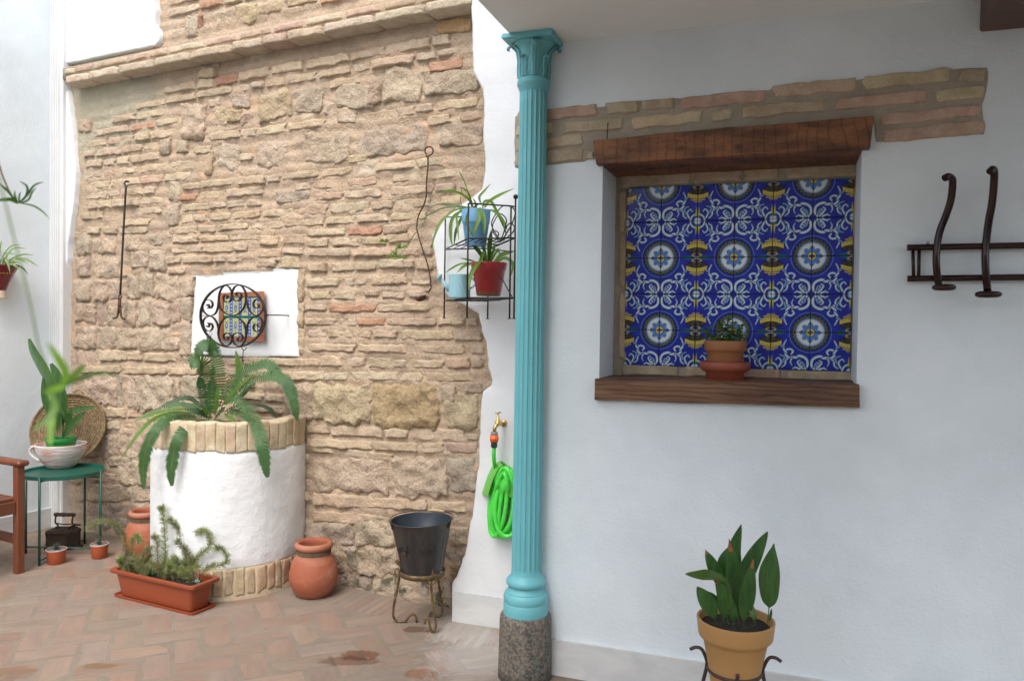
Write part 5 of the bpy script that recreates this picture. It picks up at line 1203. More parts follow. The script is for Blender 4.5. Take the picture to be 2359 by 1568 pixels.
# watering can
m_can = M('pale_blue_enamel', (.28, .50, .56), (.26, .47, .53), ns=5, rough=.4)
Yc_ = (pA.y+pB.y)/2*1.0; cn = ZS(388, 1140); ca_ = axis(*cn, Yc_); kz = lambda y: zpx(cn[0], ZS(0, y)[1], Yc_); kr = q*Yc_/F
can = thing('watering_can', 'small pale blue ribbed watering can on the lower tier of the rack', 'watering can', V((ca_.x, ca_.y, kz(1268))))
ribs = lambda t, h, r: r*(1+.012*math.sin(14*t+h*120)) if kz(1255) < h < kz(1040) else r
part('body', lathe(ca_, [(102*kr, kz(1268)), (108*kr, kz(1262))]+[(109*kr, kz(1255-i*10.5)) for i in range(21)]+[(111*kr, kz(1030)), (109*kr, kz(1026)), (104*kr, kz(1032)), (100*kr, kz(1060))], 112, ribs, cap=False), m_can, can)
part('bottom', disc(ca_, 104*kr, kz(1262), amp=0), m_can, can)
def pc(x, y, d=0): return P3(*ZS(x, y), Yc_-d)
part('spout', tube([pc(285, 1190), pc(250, 1140), pc(205, 1075)], lambda t: .0125-.005*t, 12), m_can, can)
ax_ = (pc(175, 1045)-pc(205, 1075)).normalized(); s1 = ax_.cross(V((0, 1, 0))).normalized()
part('rose', lathe(pc(203, 1072), [(.006, 0), (.012, .006), (.0185, .012), (.0175, .018), (.001, .022)], 18, x=s1, y=s1.cross(ax_).normalized()*-1, z=ax_), m_can, can)
part('handle', tube(smooth_path([pc(490, 1050), pc(535, 1080), pc(545, 1130), pc(490, 1170)], 12), .004, 8), m_can, can)

# ================================================ tap, hose and hanger
m_brass = M('brass', (.62, .44, .17), (.45, .30, .12), ns=20, rough=.25, metal=.9)
def T_(x, y, o): return WD.px(*ZT(x, y), o)
tap = thing('tap', 'brass garden tap with an orange hose connector on the white wall left of the column', 'tap', T_(345, 235, 0))
part('flange', lathe(T_(348, 232, .0), [(.018, 0), (.018, .004), (.012, .008), (.001, .009)], 20, x=WD.u, y=UZ, z=WD.n), m_brass, tap)
part('body', tube(smooth_path([T_(345, 234, .0), T_(322, 236, .035), T_(300, 242, .07), T_(275, 252, .085), T_(258, 285, .092), T_(255, 318, .092)], 18), lambda t: .0105-.002*abs(t-.5), 12), m_brass, tap)
tb = T_(290, 240, .078)
part('valve', lathe(tb, [(.001, -.012), (.014, -.008), (.015, .008), (.010, .012), (.010, .022), (.007, .024), (.006, .036), (.004, .037), (.004, .05)], 14), m_brass, tap)
part('lever', tube([tb+V((-.012, -.006, .054)), tb+V((0, 0, .050)), tb+V((.012, .004, .056))], .0042, 8), m_brass, tap)
m_or = M('orange_plastic', (.75, .14, .012), rough=.4); m_gp = M('grey_plastic', (.22, .24, .25), rough=.5); m_bp = M('black_plastic', (.02, .022, .024), rough=.4)
cn_ = T_(253, 330, .092); cn_ = V((cn_.x, cn_.y, 0)); hz = lambda y: T_(253, y, .092).z
part('connector', lathe(cn_, [(.001, hz(352)), (.0165, hz(352)), (.0175, hz(322)), (.001, hz(318))], 22), m_gp, tap)
part('connector', lathe(cn_, [(.001, hz(424)), (.019, hz(422)), (.0215, hz(392)), (.0225, hz(388)), (.0215, hz(384)), (.0195, hz(352)), (.001, hz(350))], 22), m_or, tap)
part('connector', lathe(cn_, [(.001, hz(482)), (.014, hz(480)), (.0165, hz(455)), (.0135, hz(445)), (.0165, hz(435)), (.0165, hz(424)), (.001, hz(423))], 22), m_bp, tap)
m_hold = M('lime_plastic', (.10, .46, .03), (.09, .43, .03), rough=.4)
m_hose = M('bright_green_hose', (.09, .70, .08), (.07, .62, .06), ns=20, rough=.28, spec=.6)
ho = thing('hose_hanger', 'lime green plastic hose hanger fixed to the wall under the tap', 'hose hanger', T_(270, 960, 0))
arch = [(125, 950), (150, 870), (185, 765), (225, 685), (262, 645), (310, 618), (355, 630), (390, 665), (410, 710), (470, 800), (540, 960)]
P = smooth_path(arch, 30); vs = []
for x, y in P:
    for o in (.002, .012, .10): vs.append(T_(x, y, o) if o < .05 else T_(x+60*(1 if x < 310 else .2), y+30, o))
part('saddle', (vs, [(i*3+k, i*3+k+1, i*3+4+k, i*3+3+k) for i in range(29) for k in (0, 1)]), m_hold, ho)
bpoly = [T_(x, y, .004) for x, y in P]+[T_(500, 990, .004), T_(300, 975, .004), T_(186, 962, .004)]
from mathutils.geometry import tessellate_polygon
part('back_plate', (bpoly, [tuple(t) for t in tessellate_polygon([bpoly])]), m_hold, ho, smooth=False)
fl_ = [T_(x, y, .105) for x, y in ((400, 660), (440, 700), (470, 850), (480, 990), (375, 980), (400, 820))]
part('front_lip', (fl_, [tuple(t) for t in tessellate_polygon([fl_])]), m_hold, ho, smooth=False)
hose = thing('garden_hose', 'coiled bright green garden hose hanging from the lime hanger beside the column', 'hose', T_(300, 1400, .05))
part('hose_end', tube(smooth_path([T_(253, 470, .092), T_(248, 540, .09), T_(252, 620, .07), T_(262, 700, .03), T_(300, 780, .03)], 20), .0098, 12), m_hose, hose)
for i, (cx_, cy_, rx, ry, rot, of) in enumerate(((330, 1020, 118, 335, .10, .075), (350, 1045, 120, 340, .16, .06), (352, 1050, 135, 342, .12, .045), (372, 1060, 118, 328, .20, .07), (395, 1050, 130, 330, .05, .085), (400, 1075, 150, 310, .22, .035), (410, 1030, 120, 300, -.08, .055), (300, 1060, 70, 320, .16, .09), (330, 1080, 40, 300, .18, .075), (370, 1090, 60, 300, .10, .08))):
    pts = []
    for j in range(48):
        a = j*2*math.pi/48; sx = rx*math.cos(a)*(1-.20*math.sin(a)*-1); sy = ry*math.sin(a)
        x = cx_+sx*math.cos(rot)-sy*math.sin(rot); y = cy_+sx*math.sin(rot)+sy*math.cos(rot)
        pts.append(T_(x, y, of+.02*math.cos(a+i)+(.025 if math.sin(a) < -.6 else 0)))
    part('coil', tube(pts, .0105, 12, closed=True), m_hose, hose)

# ================================================ bucket on its stand
Lf, Rf, Bf = FL(*Z6(1010, 1166)), FL(*Z6(1218, 1238)), FL(*Z6(1262, 1128))
bc = (Lf+Rf+Bf)/3; bc.z = 0; by = bc.y; kk = .334*by/F; bcx = Z6(1150, 0)[0]
bc = V((P3(bcx, 1250, by).x, by, 0)); bz = lambda y: zpx(bcx, Z6(0, y)[1], by)
m_bk = M('black_enamel_bucket', (.022, .021, .022), (.042, .036, .032), ns=6, rough=.34, stretch=(3, 3, .5), bump=.05)
m_bkin = M('dark_blue_bucket_inside', (.025, .035, .05), rough=.35)
bk = thing('bucket', 'black embossed metal bucket with a wooden grip standing on the brass plant stand', 'bucket', bc+V((0, 0, bz(805))))
zx = V((math.cos(.035), 0, math.sin(.035))); zz_ = V((-math.sin(.035), 0, math.cos(.035))); b0 = V((bc.x, bc.y, bz(800))); H = bz(458)-bz(800)
def bl(prof_, n=64, cap=False): return lathe(b0, prof_, n, x=zx, y=V((0, 1, 0)), z=zz_, cap=cap)
rb_, rt_ = 146*kk, 210*kk
pr_ = [(rb_*.97, 0), (rb_, .002), (rb_*1.01, .008), (rb_*.99, .011), (rb_*1.02, .014), (rb_*1.0, .018), (rb_*1.03, .021), (rb_*1.01, .025)]+[(rb_*1.02+(rt_-rb_*1.02)*t, .028+(H-.03)*t) for t in [i/10 for i in range(11)]]+[(rt_+.002, H), (rt_+.003, H+.003), (rt_+.001, H+.005), (rt_-.003, H+.004), (rt_-.004, H)]
part('body', bl(pr_), m_bk, bk)
part('inner_wall', bl([(.001, .006), (rb_*.97, .006), (rt_-.0035, H)]), m_bkin, bk)
part('seam', tube([b0+zx*(rb_*1.02*math.cos(-.55))+V((0, 1, 0))*(rb_*1.02*math.sin(-.55))+zz_*.03, b0+zx*(rt_*math.cos(-.55))+V((0, 1, 0))*(rt_*math.sin(-.55))+zz_*(H-.003)], .0018, 6), m_bk, bk)
def bs(th, h, o=.0015):
    r = rb_*1.02+(rt_-rb_*1.02)*(h/H)+o; return b0+zx*(r*math.cos(th))+V((0, 1, 0))*(r*math.sin(th))+zz_*h
for c_, s_ in ((-2.15, 1), (-1.05, 1)):
    for k in range(4):
        part('embossed_rose', tube([bs(c_+(.028+.042*k)*math.cos(a)*(1+.16*math.sin(5*a+k)), H*.52+(.0055+.0062*k)*math.sin(a)*(1+.16*math.sin(5*a+k))) for a in [i*2*math.pi/26 for i in range(26)]], .0019, 6, closed=True), m_bk, bk)
    part('embossed_vine', tube([bs(c_-.2-.28*i/20, H*.50+.014*math.sin(i*.75)) for i in range(21)], .0019, 6), m_bk, bk)
for th in (-2.75, -.35):
    part('ear', tube([bs(th-.05, H-.03, .002), bs(th-.04, H+.006, .004), bs(th, H+.014, .004), bs(th+.04, H+.006, .004), bs(th+.05, H-.03, .002)], .0028, 6), m_bk, bk)
hp = [bs(-2.75, H+.008, .006)]+[bs(t, H+.012, .003) for t in [3.1, 2.7, 2.3, 1.9, 1.5, 1.1, .7, .3]]+[bs(-.1, H+.010, .005), bs(-.35, H+.008, .006)]
part('bail', tube(smooth_path(hp, 50), .0022, 6), m_bk, bk)
part('grip', tube([bs(t, H+.013, .003) for t in (1.45, 1.3, 1.15, 1.0, .85)], .007, 12), M('pale_wood_grip', (.45, .33, .18), rough=.6), bk)
m_oldbr = M('tarnished_brass', (.20, .13, .05), (.09, .06, .035), ns=30, lo=.4, hi=.6, rough=.5, metal=.55, bump=.3, bs=90)
st = thing('plant_stand', 'tarnished brass three legged plant stand with ring ornaments under the black bucket', 'plant stand', bc)
zr_ = bz(815)
part('ring_band', lathe(bc, [(rb_+.004, zr_-.012), (rb_+.007, zr_-.012), (rb_+.008, zr_+.014), (rb_+.005, zr_+.014), (rb_+.004, zr_-.012)], 56, cap=False), m_oldbr, st)
part('support_bar', tube([bc+V((-rb_-.004, 0, zr_-.006)), bc+V((rb_+.004, 0, zr_-.006))], .003, 6), m_oldbr, st)
for nm, pts, Yl in (('l', [(985, 765), (965, 745), (978, 740), (1003, 800), (990, 850), (968, 960), (948, 1060), (950, 1130), (985, 1163), (1025, 1163), (1052, 1125), (1078, 1106), (1100, 1120), (1108, 1158)], Lf.y),
                    ('r', [(1208, 800), (1196, 790), (1212, 785), (1215, 830), (1208, 900), (1216, 1010), (1232, 1110), (1240, 1190), (1222, 1232), (1203, 1205), (1192, 1150), (1182, 1128), (1168, 1138), (1163, 1172)], Rf.y),
                    ('b', [(1250, 830), (1258, 880), (1270, 960), (1284, 1040), (1280, 1095), (1258, 1122), (1232, 1112), (1218, 1088), (1204, 1096), (1200, 1120)], Bf.y)):
    n_ = len(pts); Ytop = by+(Yl-by)*.75
    P = []
    for j, (x, y) in enumerate(pts):
        t = min(1, max(0, (y-800)/360)); P.append(tuple(P3(*Z6(x, y), Ytop+(Yl-Ytop)*t)))
    P = [V(p) for p in smooth_path(P, 60)]; P = [V((p.x, p.y, max(p.z, .0065))) for p in P]
    part('leg', tube(P, lambda t: .0062+.0008*math.sin(t*120), 8), m_oldbr, st)
for (x, y), r in (((972, 820), (.010, .021)), ((1212, 874), (.018, .021))):
    c = P3(*Z6(x, y), by-rb_-.02 if x > 1100 else Lf.y-.01); part('ring', tube([c+V((r[0]*math.cos(a), .006*math.cos(a), r[1]*math.sin(a))) for a in [i*math.pi/12 for i in range(24)]], .0028, 6, closed=True), m_oldbr, st)

# ================================================ terracotta jars
m_jar = M('terracotta_jar', (.30, .085, .04), (.42, .21, .15), ns=4, lo=.45, hi=.75, rough=.7, bump=.15, bs=50, stretch=(1, 1, 2))
m_rope = M('jute_rope', (.13, .10, .06), (.07, .055, .035), ns=60, rough=.9, bump=.6, bs=150)
jf = FL(*Z6(400, 1003)); jy = jf.y+.07; jk = .334*jy/F; jx = Z6(400, 0)[0]; jc = V((P3(jx, 1200, jy).x, jy, 0)); jz = lambda y: max(0, zpx(jx, Z6(0, y)[1], jy))
jh = jz(612)
def jarparts(t, c):
    J_ = [(.001, 0), (95*jk, 0), (105*jk, .004), (135*jk, .028), (160*jk, .075), (167*jk, .11), (165*jk, .14), (150*jk, .19), (130*jk, .225), (112*jk, .245), (108*jk, .262), (112*jk, .272), (124*jk, .278), (131*jk, .290), (130*jk, .302), (120*jk, .312), (104*jk, .312), (96*jk, .304), (96*jk, .285), (100*jk, .26), (110*jk, .2)]
    s_ = (jh+.004)/.312
    part('body', lathe(c, [(r, h*s_) for r, h in J_], 56), m_jar, t)
    o = None
    for i in range(3): o = part('rope', tube([c+V(((110*jk+.003)*math.cos(a), (110*jk+.003)*math.sin(a), .250*s_+i*.0062)) for a in [j*math.pi/24 for j in range(48)]], .0035, 6, closed=True), m_rope, t)
jar = thing('terracotta_jar', 'round terracotta jar with a rope bound neck on the floor right of the well', 'jar', jc, 'rope necked terracotta jars'); jarparts(jar, jc)
jY2 = 4.92; jc2 = V((P3(Z5(1006, 0)[0], 1200, jY2).x, jY2, 0)); j2 = jar.copy(); COL.objects.link(j2); j2.location = jc2
j2['label'] = 'terracotta jar with a rope bound neck half hidden behind the left side of the well'
for ch in list(jar.children): c = ch.copy(); COL.objects.link(c); c.parent = j2

# ================================================ planter trough with rosemary
S1, S2, S3 = FL(*ZG(1700, 851)), FL(*ZG(1925, 762)), FL(*ZG(992, 674))
ta = (S3-S1); tb_ = (S2-S1); th_a = math.atan2(ta.y, ta.x); ua_ = ta.normalized(); ub_ = V((-ua_.y, ua_.x, 0)); ub_ = ub_ if ub_.dot(tb_) > 0 else -ub_
la, lb = ta.length, tb_.dot(ub_)
m_plast = M('terracotta_plastic', (.25, .052, .019), (.235, .049, .018), ns=3, rough=.45, bump=.04)
tc_ = S1+ua_*la/2+ub_*lb/2
tr = thing('planter_trough', 'long terracotta coloured plastic trough on its saucer in front of the well', 'planter', V((tc_.x, tc_.y, 0)))
def rr_ring(hx_, hy_, z, r=.02, n=5, c=tc_):
    out = []
    for k, (sx, sy) in enumerate(((1, 1), (-1, 1), (-1, -1), (1, -1))):
        for i in range(n):
            a = math.pi/2*(k+i/(n-1)); out.append(V((c.x, c.y, 0))+ua_*(sx*(hx_-r)+r*math.cos(a))+ub_*(sy*(hy_-r)+r*math.sin(a))+V((0, 0, z)))
    return out
def rings(rl, cap0=True, cap1=False):
    n = len(rl[0]); vs = [p for r in rl for p in r]; fs = []
    for j in range(len(rl)-1):
        for i in range(n): fs.append((j*n+i, j*n+(i+1) % n, (j+1)*n+(i+1) % n, (j+1)*n+i))
    if cap0: fs.append(tuple(range(n))[::-1])
    if cap1: fs.append(tuple(range((len(rl)-1)*n, len(rl)*n)))
    return vs, fs
HX, HY = la/2, lb/2
TZ = .155
part('trough', rings([rr_ring(HX*.88, HY*.74, .012), rr_ring(HX*.885, HY*.75, .02), rr_ring(HX*.95, HY*.93, TZ-.024), rr_ring(HX*.95, HY*.93, TZ-.02), rr_ring(HX*1.03, HY*1.13, TZ-.022), rr_ring(HX*1.045, HY*1.18, TZ-.014), rr_ring(HX*1.04, HY*1.16, TZ-.003), rr_ring(HX*1.02, HY*1.10, TZ), rr_ring(HX*.955, HY*.93, TZ-.004), rr_ring(HX*.94, HY*.90, TZ-.04)]), m_plast, tr, auto=40)
part('saucer', rings([rr_ring(HX*.95, HY*.9, 0), rr_ring(HX*.99, HY*.98, .002), rr_ring(HX*1.0, HY*1.0, .014), rr_ring(HX*.985, HY*.96, .015), rr_ring(HX*.97, HY*.92, .005)], True, True), m_plast, tr, auto=40)
part('soil', rings([rr_ring(HX*.94, HY*.90, TZ-.032)], False, True), m_soil, tr)
m_rose = leafmat('rosemary_needle', (.18, .22, .07), (.23, .26, .10), rough=.6, ns=20, tr=.15)
m_rosed = leafmat('dry_rosemary_needle', (.19, .20, .085), (.12, .14, .05), rough=.7, ns=20, tr=.15)
m_twig = M('brown_twig', (.16, .10, .055), rough=.8)
ros = thing('rosemary', 'straggly rosemary with curling half dry stems growing in the terracotta trough', 'herb plant', V((tc_.x, tc_.y, TZ-.032)))
RS = [([(1150,470),(1120,330),(1110,180),(1050,60),(940,15),(850,15),(775,70)],0),([(1180,470),(1165,330),(1175,180),(1215,130),(1240,200)],0),([(1230,470),(1240,370),(1290,260),(1330,250)],1),([(1430,480),(1460,300),(1455,100),(1440,-60),(1425,-115)],0),([(1410,480),(1395,320),(1385,180),(1365,140)],1),
      ([(1600,520),(1650,350),(1620,190),(1565,60),(1490,-15)],0),([(1620,520),(1690,380),(1640,260),(1560,180)],1),([(1680,550),(1710,380),(1770,300),(1855,225),(1850,140),(1815,85),(1735,110)],0),([(1760,545),(1820,430),(1900,400),(1990,385),(2010,320),(1960,250),(1905,243)],0),
      ([(1500,520),(1420,420),(1320,370)],1),([(1650,520),(1560,430),(1480,400)],0),([(1300,490),(1290,380),(1340,300)],1),([(1560,520),(1530,400),(1560,320)],0),([(1120,470),(1080,380),(1050,340)],0),([(1640,550),(1680,450),(1760,400)],0),([(1700,560),(1660,470),(1600,430)],0),([(1180,470),(1130,400),(1100,300)],1),([(1460,500),(1500,380),(1540,330)],0),([(1250,480),(1210,380),(1150,330)],0),([(1560,530),(1620,430),(1700,350)],1)]
rr = random.Random(8)
for _ in range(16):
    x0 = rr.choice([rr.uniform(1120, 1290), rr.uniform(1380, 1720)]); RS.append(([(x0, 500+(x0-1100)*.1), (x0+rr.uniform(-40, 40), 420+(x0-1100)*.08), (x0+rr.uniform(-90, 60), 340+rr.uniform(-30, 60))], rr.random() < .4))
for i, (pts, k) in enumerate(RS):
    bx_ = FL(*ZG(*pts[0]), TZ-.03); Yr = tc_.y+rr.uniform(-.05, .05) + (pts[0][0]-1430)*-.00018
    P = [V(p) for p in smooth_path([tuple(P3(*ZG(x, y), Yr+.02*math.sin(j*1.3+i))) for j, (x, y) in enumerate(pts)], 60)]
    P[0] = V((P[0].x, P[0].y, TZ-.04)); s_ = part('stem', tube(P[::3], lambda t: .0024*(1-.6*t), 5), m_twig, ros)
    L_ = sum((P[j+1]-P[j]).length for j in range(59)); vs, fs = [], []
    for _ in range(int(L_*2000)):
        t = rr.uniform(.08, 1); k0 = min(58, int(t*59)); p = P[k0].lerp(P[k0+1], t*59-k0); tg = (P[k0+1]-P[k0]).normalized()
        a = rr.uniform(0, 6.28); s = tg.orthogonal().normalized(); s.rotate(Matrix.Rotation(a, 3, tg)); d = (s+tg*rr.uniform(.1, 1.2)).normalized(); l = rr.uniform(.018, .036)
        w_ = d.cross(V((rr.uniform(-1, 1), -1, rr.uniform(-1, 1)))).normalized()*.0009; b0_ = len(vs)
        vs += [p-w_*.6, p+w_*.6, p+d*l*.6+w_, p+d*l*.6-w_, p+d*l]; fs += [(b0_, b0_+1, b0_+2, b0_+3), (b0_+3, b0_+2, b0_+4)]
    part('needles', (vs, fs), m_rosed if k or rr.random() < .15 else m_rose, s_, smooth=False)
mint2 = thing('mint_plant', 'low fresh green herb between the rosemary stems in the trough', 'herb plant', V((tc_.x, tc_.y, TZ-.032)))
m_herb = leafmat('herb_leaf', (.045, .16, .025), (.03, .11, .02), rough=.5, tr=.25)
for _ in range(16):
    x = rr.choice([rr.uniform(1230, 1380), rr.uniform(1440, 1560)]); b = FL(*ZG(x, 480), TZ-.03); e = P3(*ZG(x+rr.uniform(-30, 30), rr.uniform(400, 480)), b.y-.02); sprig(b, e, 3, .022, rr, m_herb, mint2, w_=.7)
succ = thing('succulent', 'small grey green succulent tuft in the right front corner of the trough', 'succulent', P3(*ZG(1735, 560), tc_.y-.09))
m_succ = leafmat('grey_succulent_leaf', (.16, .22, .19), (.12, .17, .15), tr=.05)
for i in range(22):
    a = rr.uniform(0, 6.28); b = P3(*ZG(1735, 562), tc_.y-.09); d = V((math.cos(a), math.sin(a), rr.uniform(.4, 1.6))).normalized()*.026; part('leaf', blade([b, b+d*.6, b+d], .005, n=5), m_succ, succ)
# ================================================ left corner: table, iron, little pots, basket, chair
r_ = random.Random(21)
m_green = M('dark_green_enamel', (.008, .085, .060), (.007, .078, .055), rough=.30, spec=.5)
tcx = ZP = Z5(436, 124); TT = .525; tcn = FL(*tcx, TT); TR = 260*.334*tcn.y/F; tcf = V((tcn.x, tcn.y, 0))
tab = thing('tray_table', 'round dark green metal tray table in the corner beside the chair', 'table', tcf)
part('tray', lathe(tcf, [(.001, TT-.014), (TR-.006, TT-.014), (TR, TT-.010), (TR, TT+.010), (TR-.003, TT+.012), (TR-.006, TT+.008), (TR-.010, TT-.004), (.001, TT-.004)], 72), m_green, tab, auto=40)
LG = []
for (x, y) in ((300, 760), (703, 672), (563, 612), (160, 690)):
    f = FL(*Z5(x, y)); LG.append(f)
# rigid square of four legs under the tray edge
a0 = math.atan2((LG[0]-tcf).y, (LG[0]-tcf).x)
for i in range(4):
    a = a0+i*math.pi/2; d = V((math.cos(a), math.sin(a), 0)); p = tcf+d*(TR+.002)
    part('leg', tube([p+V((0, 0, .0)), p+V((0, 0, TT+.008))], .0072, 10), m_green, tab)
for i in range(2):
    a = a0+i*math.pi/2; d = V((math.cos(a), math.sin(a), 0)); z_ = .03+.012*i
    part('crossbar', tube([tcf-d*TR+V((0, 0, z_)), tcf+d*TR+V((0, 0, z_))], .0055, 8), m_green, tab)
    part('support', tube([tcf-d*TR+V((0, 0, TT-.020-.01*i)), tcf+d*TR+V((0, 0, TT-.020-.01*i))], .005, 8), m_green, tab)
# bowl shaped cup
bf_ = ZL(598, 1450); bY = FL(*ZL(598, 1455), TT-.004).y+.05; ka = .235*bY/F; bwx = ZL(598, 0)[0]; ba = axis(bwx, 1060, bY); bzz = TT-.004
hb = lambda y: bzz+(1462-y)*ka
def bowlx(t, L, cur, noise, mix, tc):
    mp = t.nodes.new('ShaderNodeMapping'); mp.inputs['Scale'].default_value = (4, 4, 30); L(tc.outputs['Object'], mp.inputs[0]); n = t.nodes.new('ShaderNodeTexNoise'); n.inputs['Scale'].default_value = 3; n.inputs['Detail'].default_value = 4; L(mp.outputs[0], n.inputs[0])
    f = ramp(t, n.outputs[0], [(.47, (0, 0, 0)), (.60, (1, 1, 1))]).outputs[0]; return mix(f, cur, (.58, .54, .53))
m_bowl = M('limewashed_terracotta', (.46, .22, .15), (.50, .46, .44), ns=5, lo=.40, hi=.55, rough=.8, bump=.6, bs=26, bd=.006, stretch=(1, 1, 5), extra=bowlx)
bw = thing('ceramic_cup_planter', 'whitewashed terracotta cup shaped planter with a handle on the green table', 'planter', ba+V((0, 0, bzz)))
def hand(t, h, r): return r*(1+.006*math.sin(h*300+2*math.sin(t)))
part('cup', lathe(ba, [(.001, bzz), (105*ka, bzz), (118*ka, hb(1455)), (150*ka, hb(1425))]+[(150*ka+74*ka*math.sin(i/9*1.5), hb(1425)+(hb(1250)-hb(1425))*i/9) for i in range(1, 10)]+[(228*ka, hb(1236)), (224*ka, hb(1226)), (215*ka, hb(1230)), (208*ka, hb(1260)), (190*ka, hb(1310))], 64, hand), m_bowl, bw)
part('handle', tube(smooth_path([tuple(P3(*ZL(x, y), bY-.01)) for x, y in ((385, 1243), (330, 1238), (296, 1268), (300, 1310), (340, 1350), (400, 1380))], 20), lambda t: .0085+.002*abs(t-.5), 10), m_bowl, bw)
m_gpot = M('green_plastic_pot', (.008, .20, .03), rough=.4)
gp = thing('plastic_pot', 'dark green plastic nursery pot sunk in the whitewashed cup planter', 'flower pot', ba+V((0, 0, hb(1330))))
part('pot', lathe(ba, [(.001, hb(1335)), (100*ka, hb(1335)), (128*ka, hb(1232)), (134*ka, hb(1205)), (141*ka, hb(1200)), (142*ka, hb(1172)), (138*ka, hb(1168)), (130*ka, hb(1175)), (125*ka, hb(1200))], 40), m_gpot, gp, auto=45)
part('soil', disc(ba, 128*ka, hb(1190)), m_soil, gp)
asp2 = thing('aspidistra_plant', 'young plant with dark strap leaves rising from the green nursery pot', 'plant', ba+V((0, 0, hb(1190))))
def lf_(pts, w_, mat, d0=0, wf=None, tilt=(0, -1, .2)):
    P = [P3(*ZL(x, y), bY-d0*(j/(len(pts)-1))) for j, (x, y) in enumerate(pts)]
    return part('leaf', blade(P, w_*ka, face=V(tilt), fold=.25, n=22, wf=wf or (lambda t: .10 if t < .25 else max(.1, math.sin(math.pi*(.06+(t-.25)/.75*.88))**.8))), mat, asp2)
for a in [([(545, 1190), (530, 980), (520, 760), (490, 600), (410, 440), (330, 300), (286, 182)], 95, m_asp, -.05), ([(620, 1190), (615, 1000), (600, 750), (570, 560), (500, 425)], 110, m_asp, .0), ([(550, 1190), (500, 950), (450, 760), (426, 565)], 80, m_asp, .05), ([(605, 1190), (625, 980), (640, 800), (620, 640)], 62, m_asp, .05),
          ([(650, 1190), (655, 1100), (680, 1000), (700, 900), (790, 870), (930, 848)], 62, m_asp, .08), ([(620, 1190), (640, 1120), (720, 1010), (830, 905)], 75, m_asp, .1), ([(550, 1190), (570, 1060), (580, 960), (550, 880)], 70, m_asp, .06), ([(660, 1190), (670, 1060), (660, 960), (580, 840)], 60, m_asp, .07)]:
    lf_(*a)
# basket tray leaning behind
m_sea = M('seagrass', (.36, .26, .14), (.20, .13, .065), ns=50, lo=.35, hi=.6, rough=.85, bump=.7, bs=120, bd=.004, fine=.35, fs=200)
kY = bY+.24; kb = .235*kY/F; kc = P3(*ZL(672, 1062), kY); kR = 318*kb
kx = V((.93, .18, -.05)).normalized(); kz_ = V((.10, .22, 1)).normalized(); ky = kz_.cross(kx).normalized()  # plane axes kx, kz_; ky toward wall
if ky.y < 0: ky = -ky
bsk = thing('woven_basket_tray', 'round woven seagrass basket tray leaning in the corner behind the cup planter', 'basket', kc-kz_*kR)
NR, NA = 26, 300
def weave(a, b):
    r = .004+(kR-.006)*b; th = a*2*math.pi; ring_ = int(b*(NR/2)*.999); ph = math.pi*(ring_ % 2)
    h = .009*abs(math.sin(b*math.pi*NR/2))**.8*(.30+.70*abs(math.sin(th*26+ph*.5))) ; dish = -.035*(b**2)*(1 if b < .9 else 1-(b-.9)*2)
    return kc+kx*(r*math.cos(th))+kz_*(r*math.sin(th)*1.03)+ky*(.03+dish-h)
part('woven_base', grid(NA, NR*5, weave, wrap=True), m_sea, bsk)
for i in range(3):
    part('rim_coil', tube([kc+kx*((kR-.002+i*.005)*math.cos(a))+kz_*((kR-.002+i*.005)*1.03*math.sin(a))-ky*(.002+i*.006) for a in [j*2*math.pi/120 for j in range(120)]], lambda t: .0072+.0016*math.sin(t*700), 8, closed=True), m_sea, bsk)
part('handle', tube(smooth_path([kc+kz_*kR*1.0+kx*-.035, kc+kz_*(kR+.035)+kx*-.012, kc+kz_*(kR+.045)+kx*.015, kc+kz_*(kR+.02)+kx*.045, kc+kz_*kR*.99+kx*.055], 24), lambda t: .0065+.001*math.sin(t*120), 8), m_sea, bsk)
part('handle', tube(smooth_path([kc-kz_*kR*1.0+kx*.02, kc-kz_*(kR+.02)+kx*.05, kc-kz_*(kR*.94)+kx*.10], 16), lambda t: .0065+.001*math.sin(t*120), 8), m_sea, bsk)
# charcoal iron
iF = FL(*Z5(455, 662)); iy = iF.y+.05; ki = .334*iy/F; ix = Z5(450, 0)[0]
m_cast = M('rusty_cast_iron', (.030, .020, .017), (.055, .028, .018), ns=20, rough=.7, metal=.3, bump=.4, bs=70)
ibase = V((P3(ix, 1250, iy).x, iy, 0))
iron = thing('charcoal_iron', 'antique dark cast charcoal iron with a turned wooden handle on the floor under the table', 'antique iron', ibase)
def iro(w_, z, tip=.0, d=.062):
    return [ibase+V((-w_*ki, d, z)), ibase+V((-w_*ki, -d, z)), ibase+V((w_*ki*.5, -d, z)), ibase+V((w_*ki*(1+tip), -d*.25, z)), ibase+V((w_*ki*(1+tip), d*.25, z)), ibase+V((w_*ki*.5, d, z))]
part('sole', rings([iro(104, .002, .1, .068), iro(104, .016, .1, .068)], True, True), m_cast, iron, smooth=False)
part('fire_box', rings([iro(96, .016), iro(98, 112*ki)], True, True), m_cast, iron, smooth=False)
part('lid', rings([iro(101, 114*ki, .03, .066), iro(97, 130*ki, .03, .062)], True, True), m_cast, iron, smooth=False)
for i in range(9):
    p = ibase+V((-96*ki+i*20*ki, -.064, 30*ki)); part('vent_tooth', obox(p, V((9*ki, 0, 0)), V((0, -.006, 0)), V((0, 0, 12*ki))), m_cast, iron, False)
    p = ibase+V((-96*ki+i*20*ki, -.066, 104*ki)); part('vent_tooth', obox(p, V((9*ki, 0, 0)), V((0, -.006, 0)), V((0, 0, 10*ki))), m_cast, iron, False)
def pi_(x, z): return ibase+V(((x-450)*ki, 0, z*ki))
for x in (388, 505): part('handle_post', tube(smooth_path([pi_(x-5, 130), pi_(x+12, 150), pi_(x-8, 175), pi_(x, 232)], 12), .005, 8), m_cast, iron)
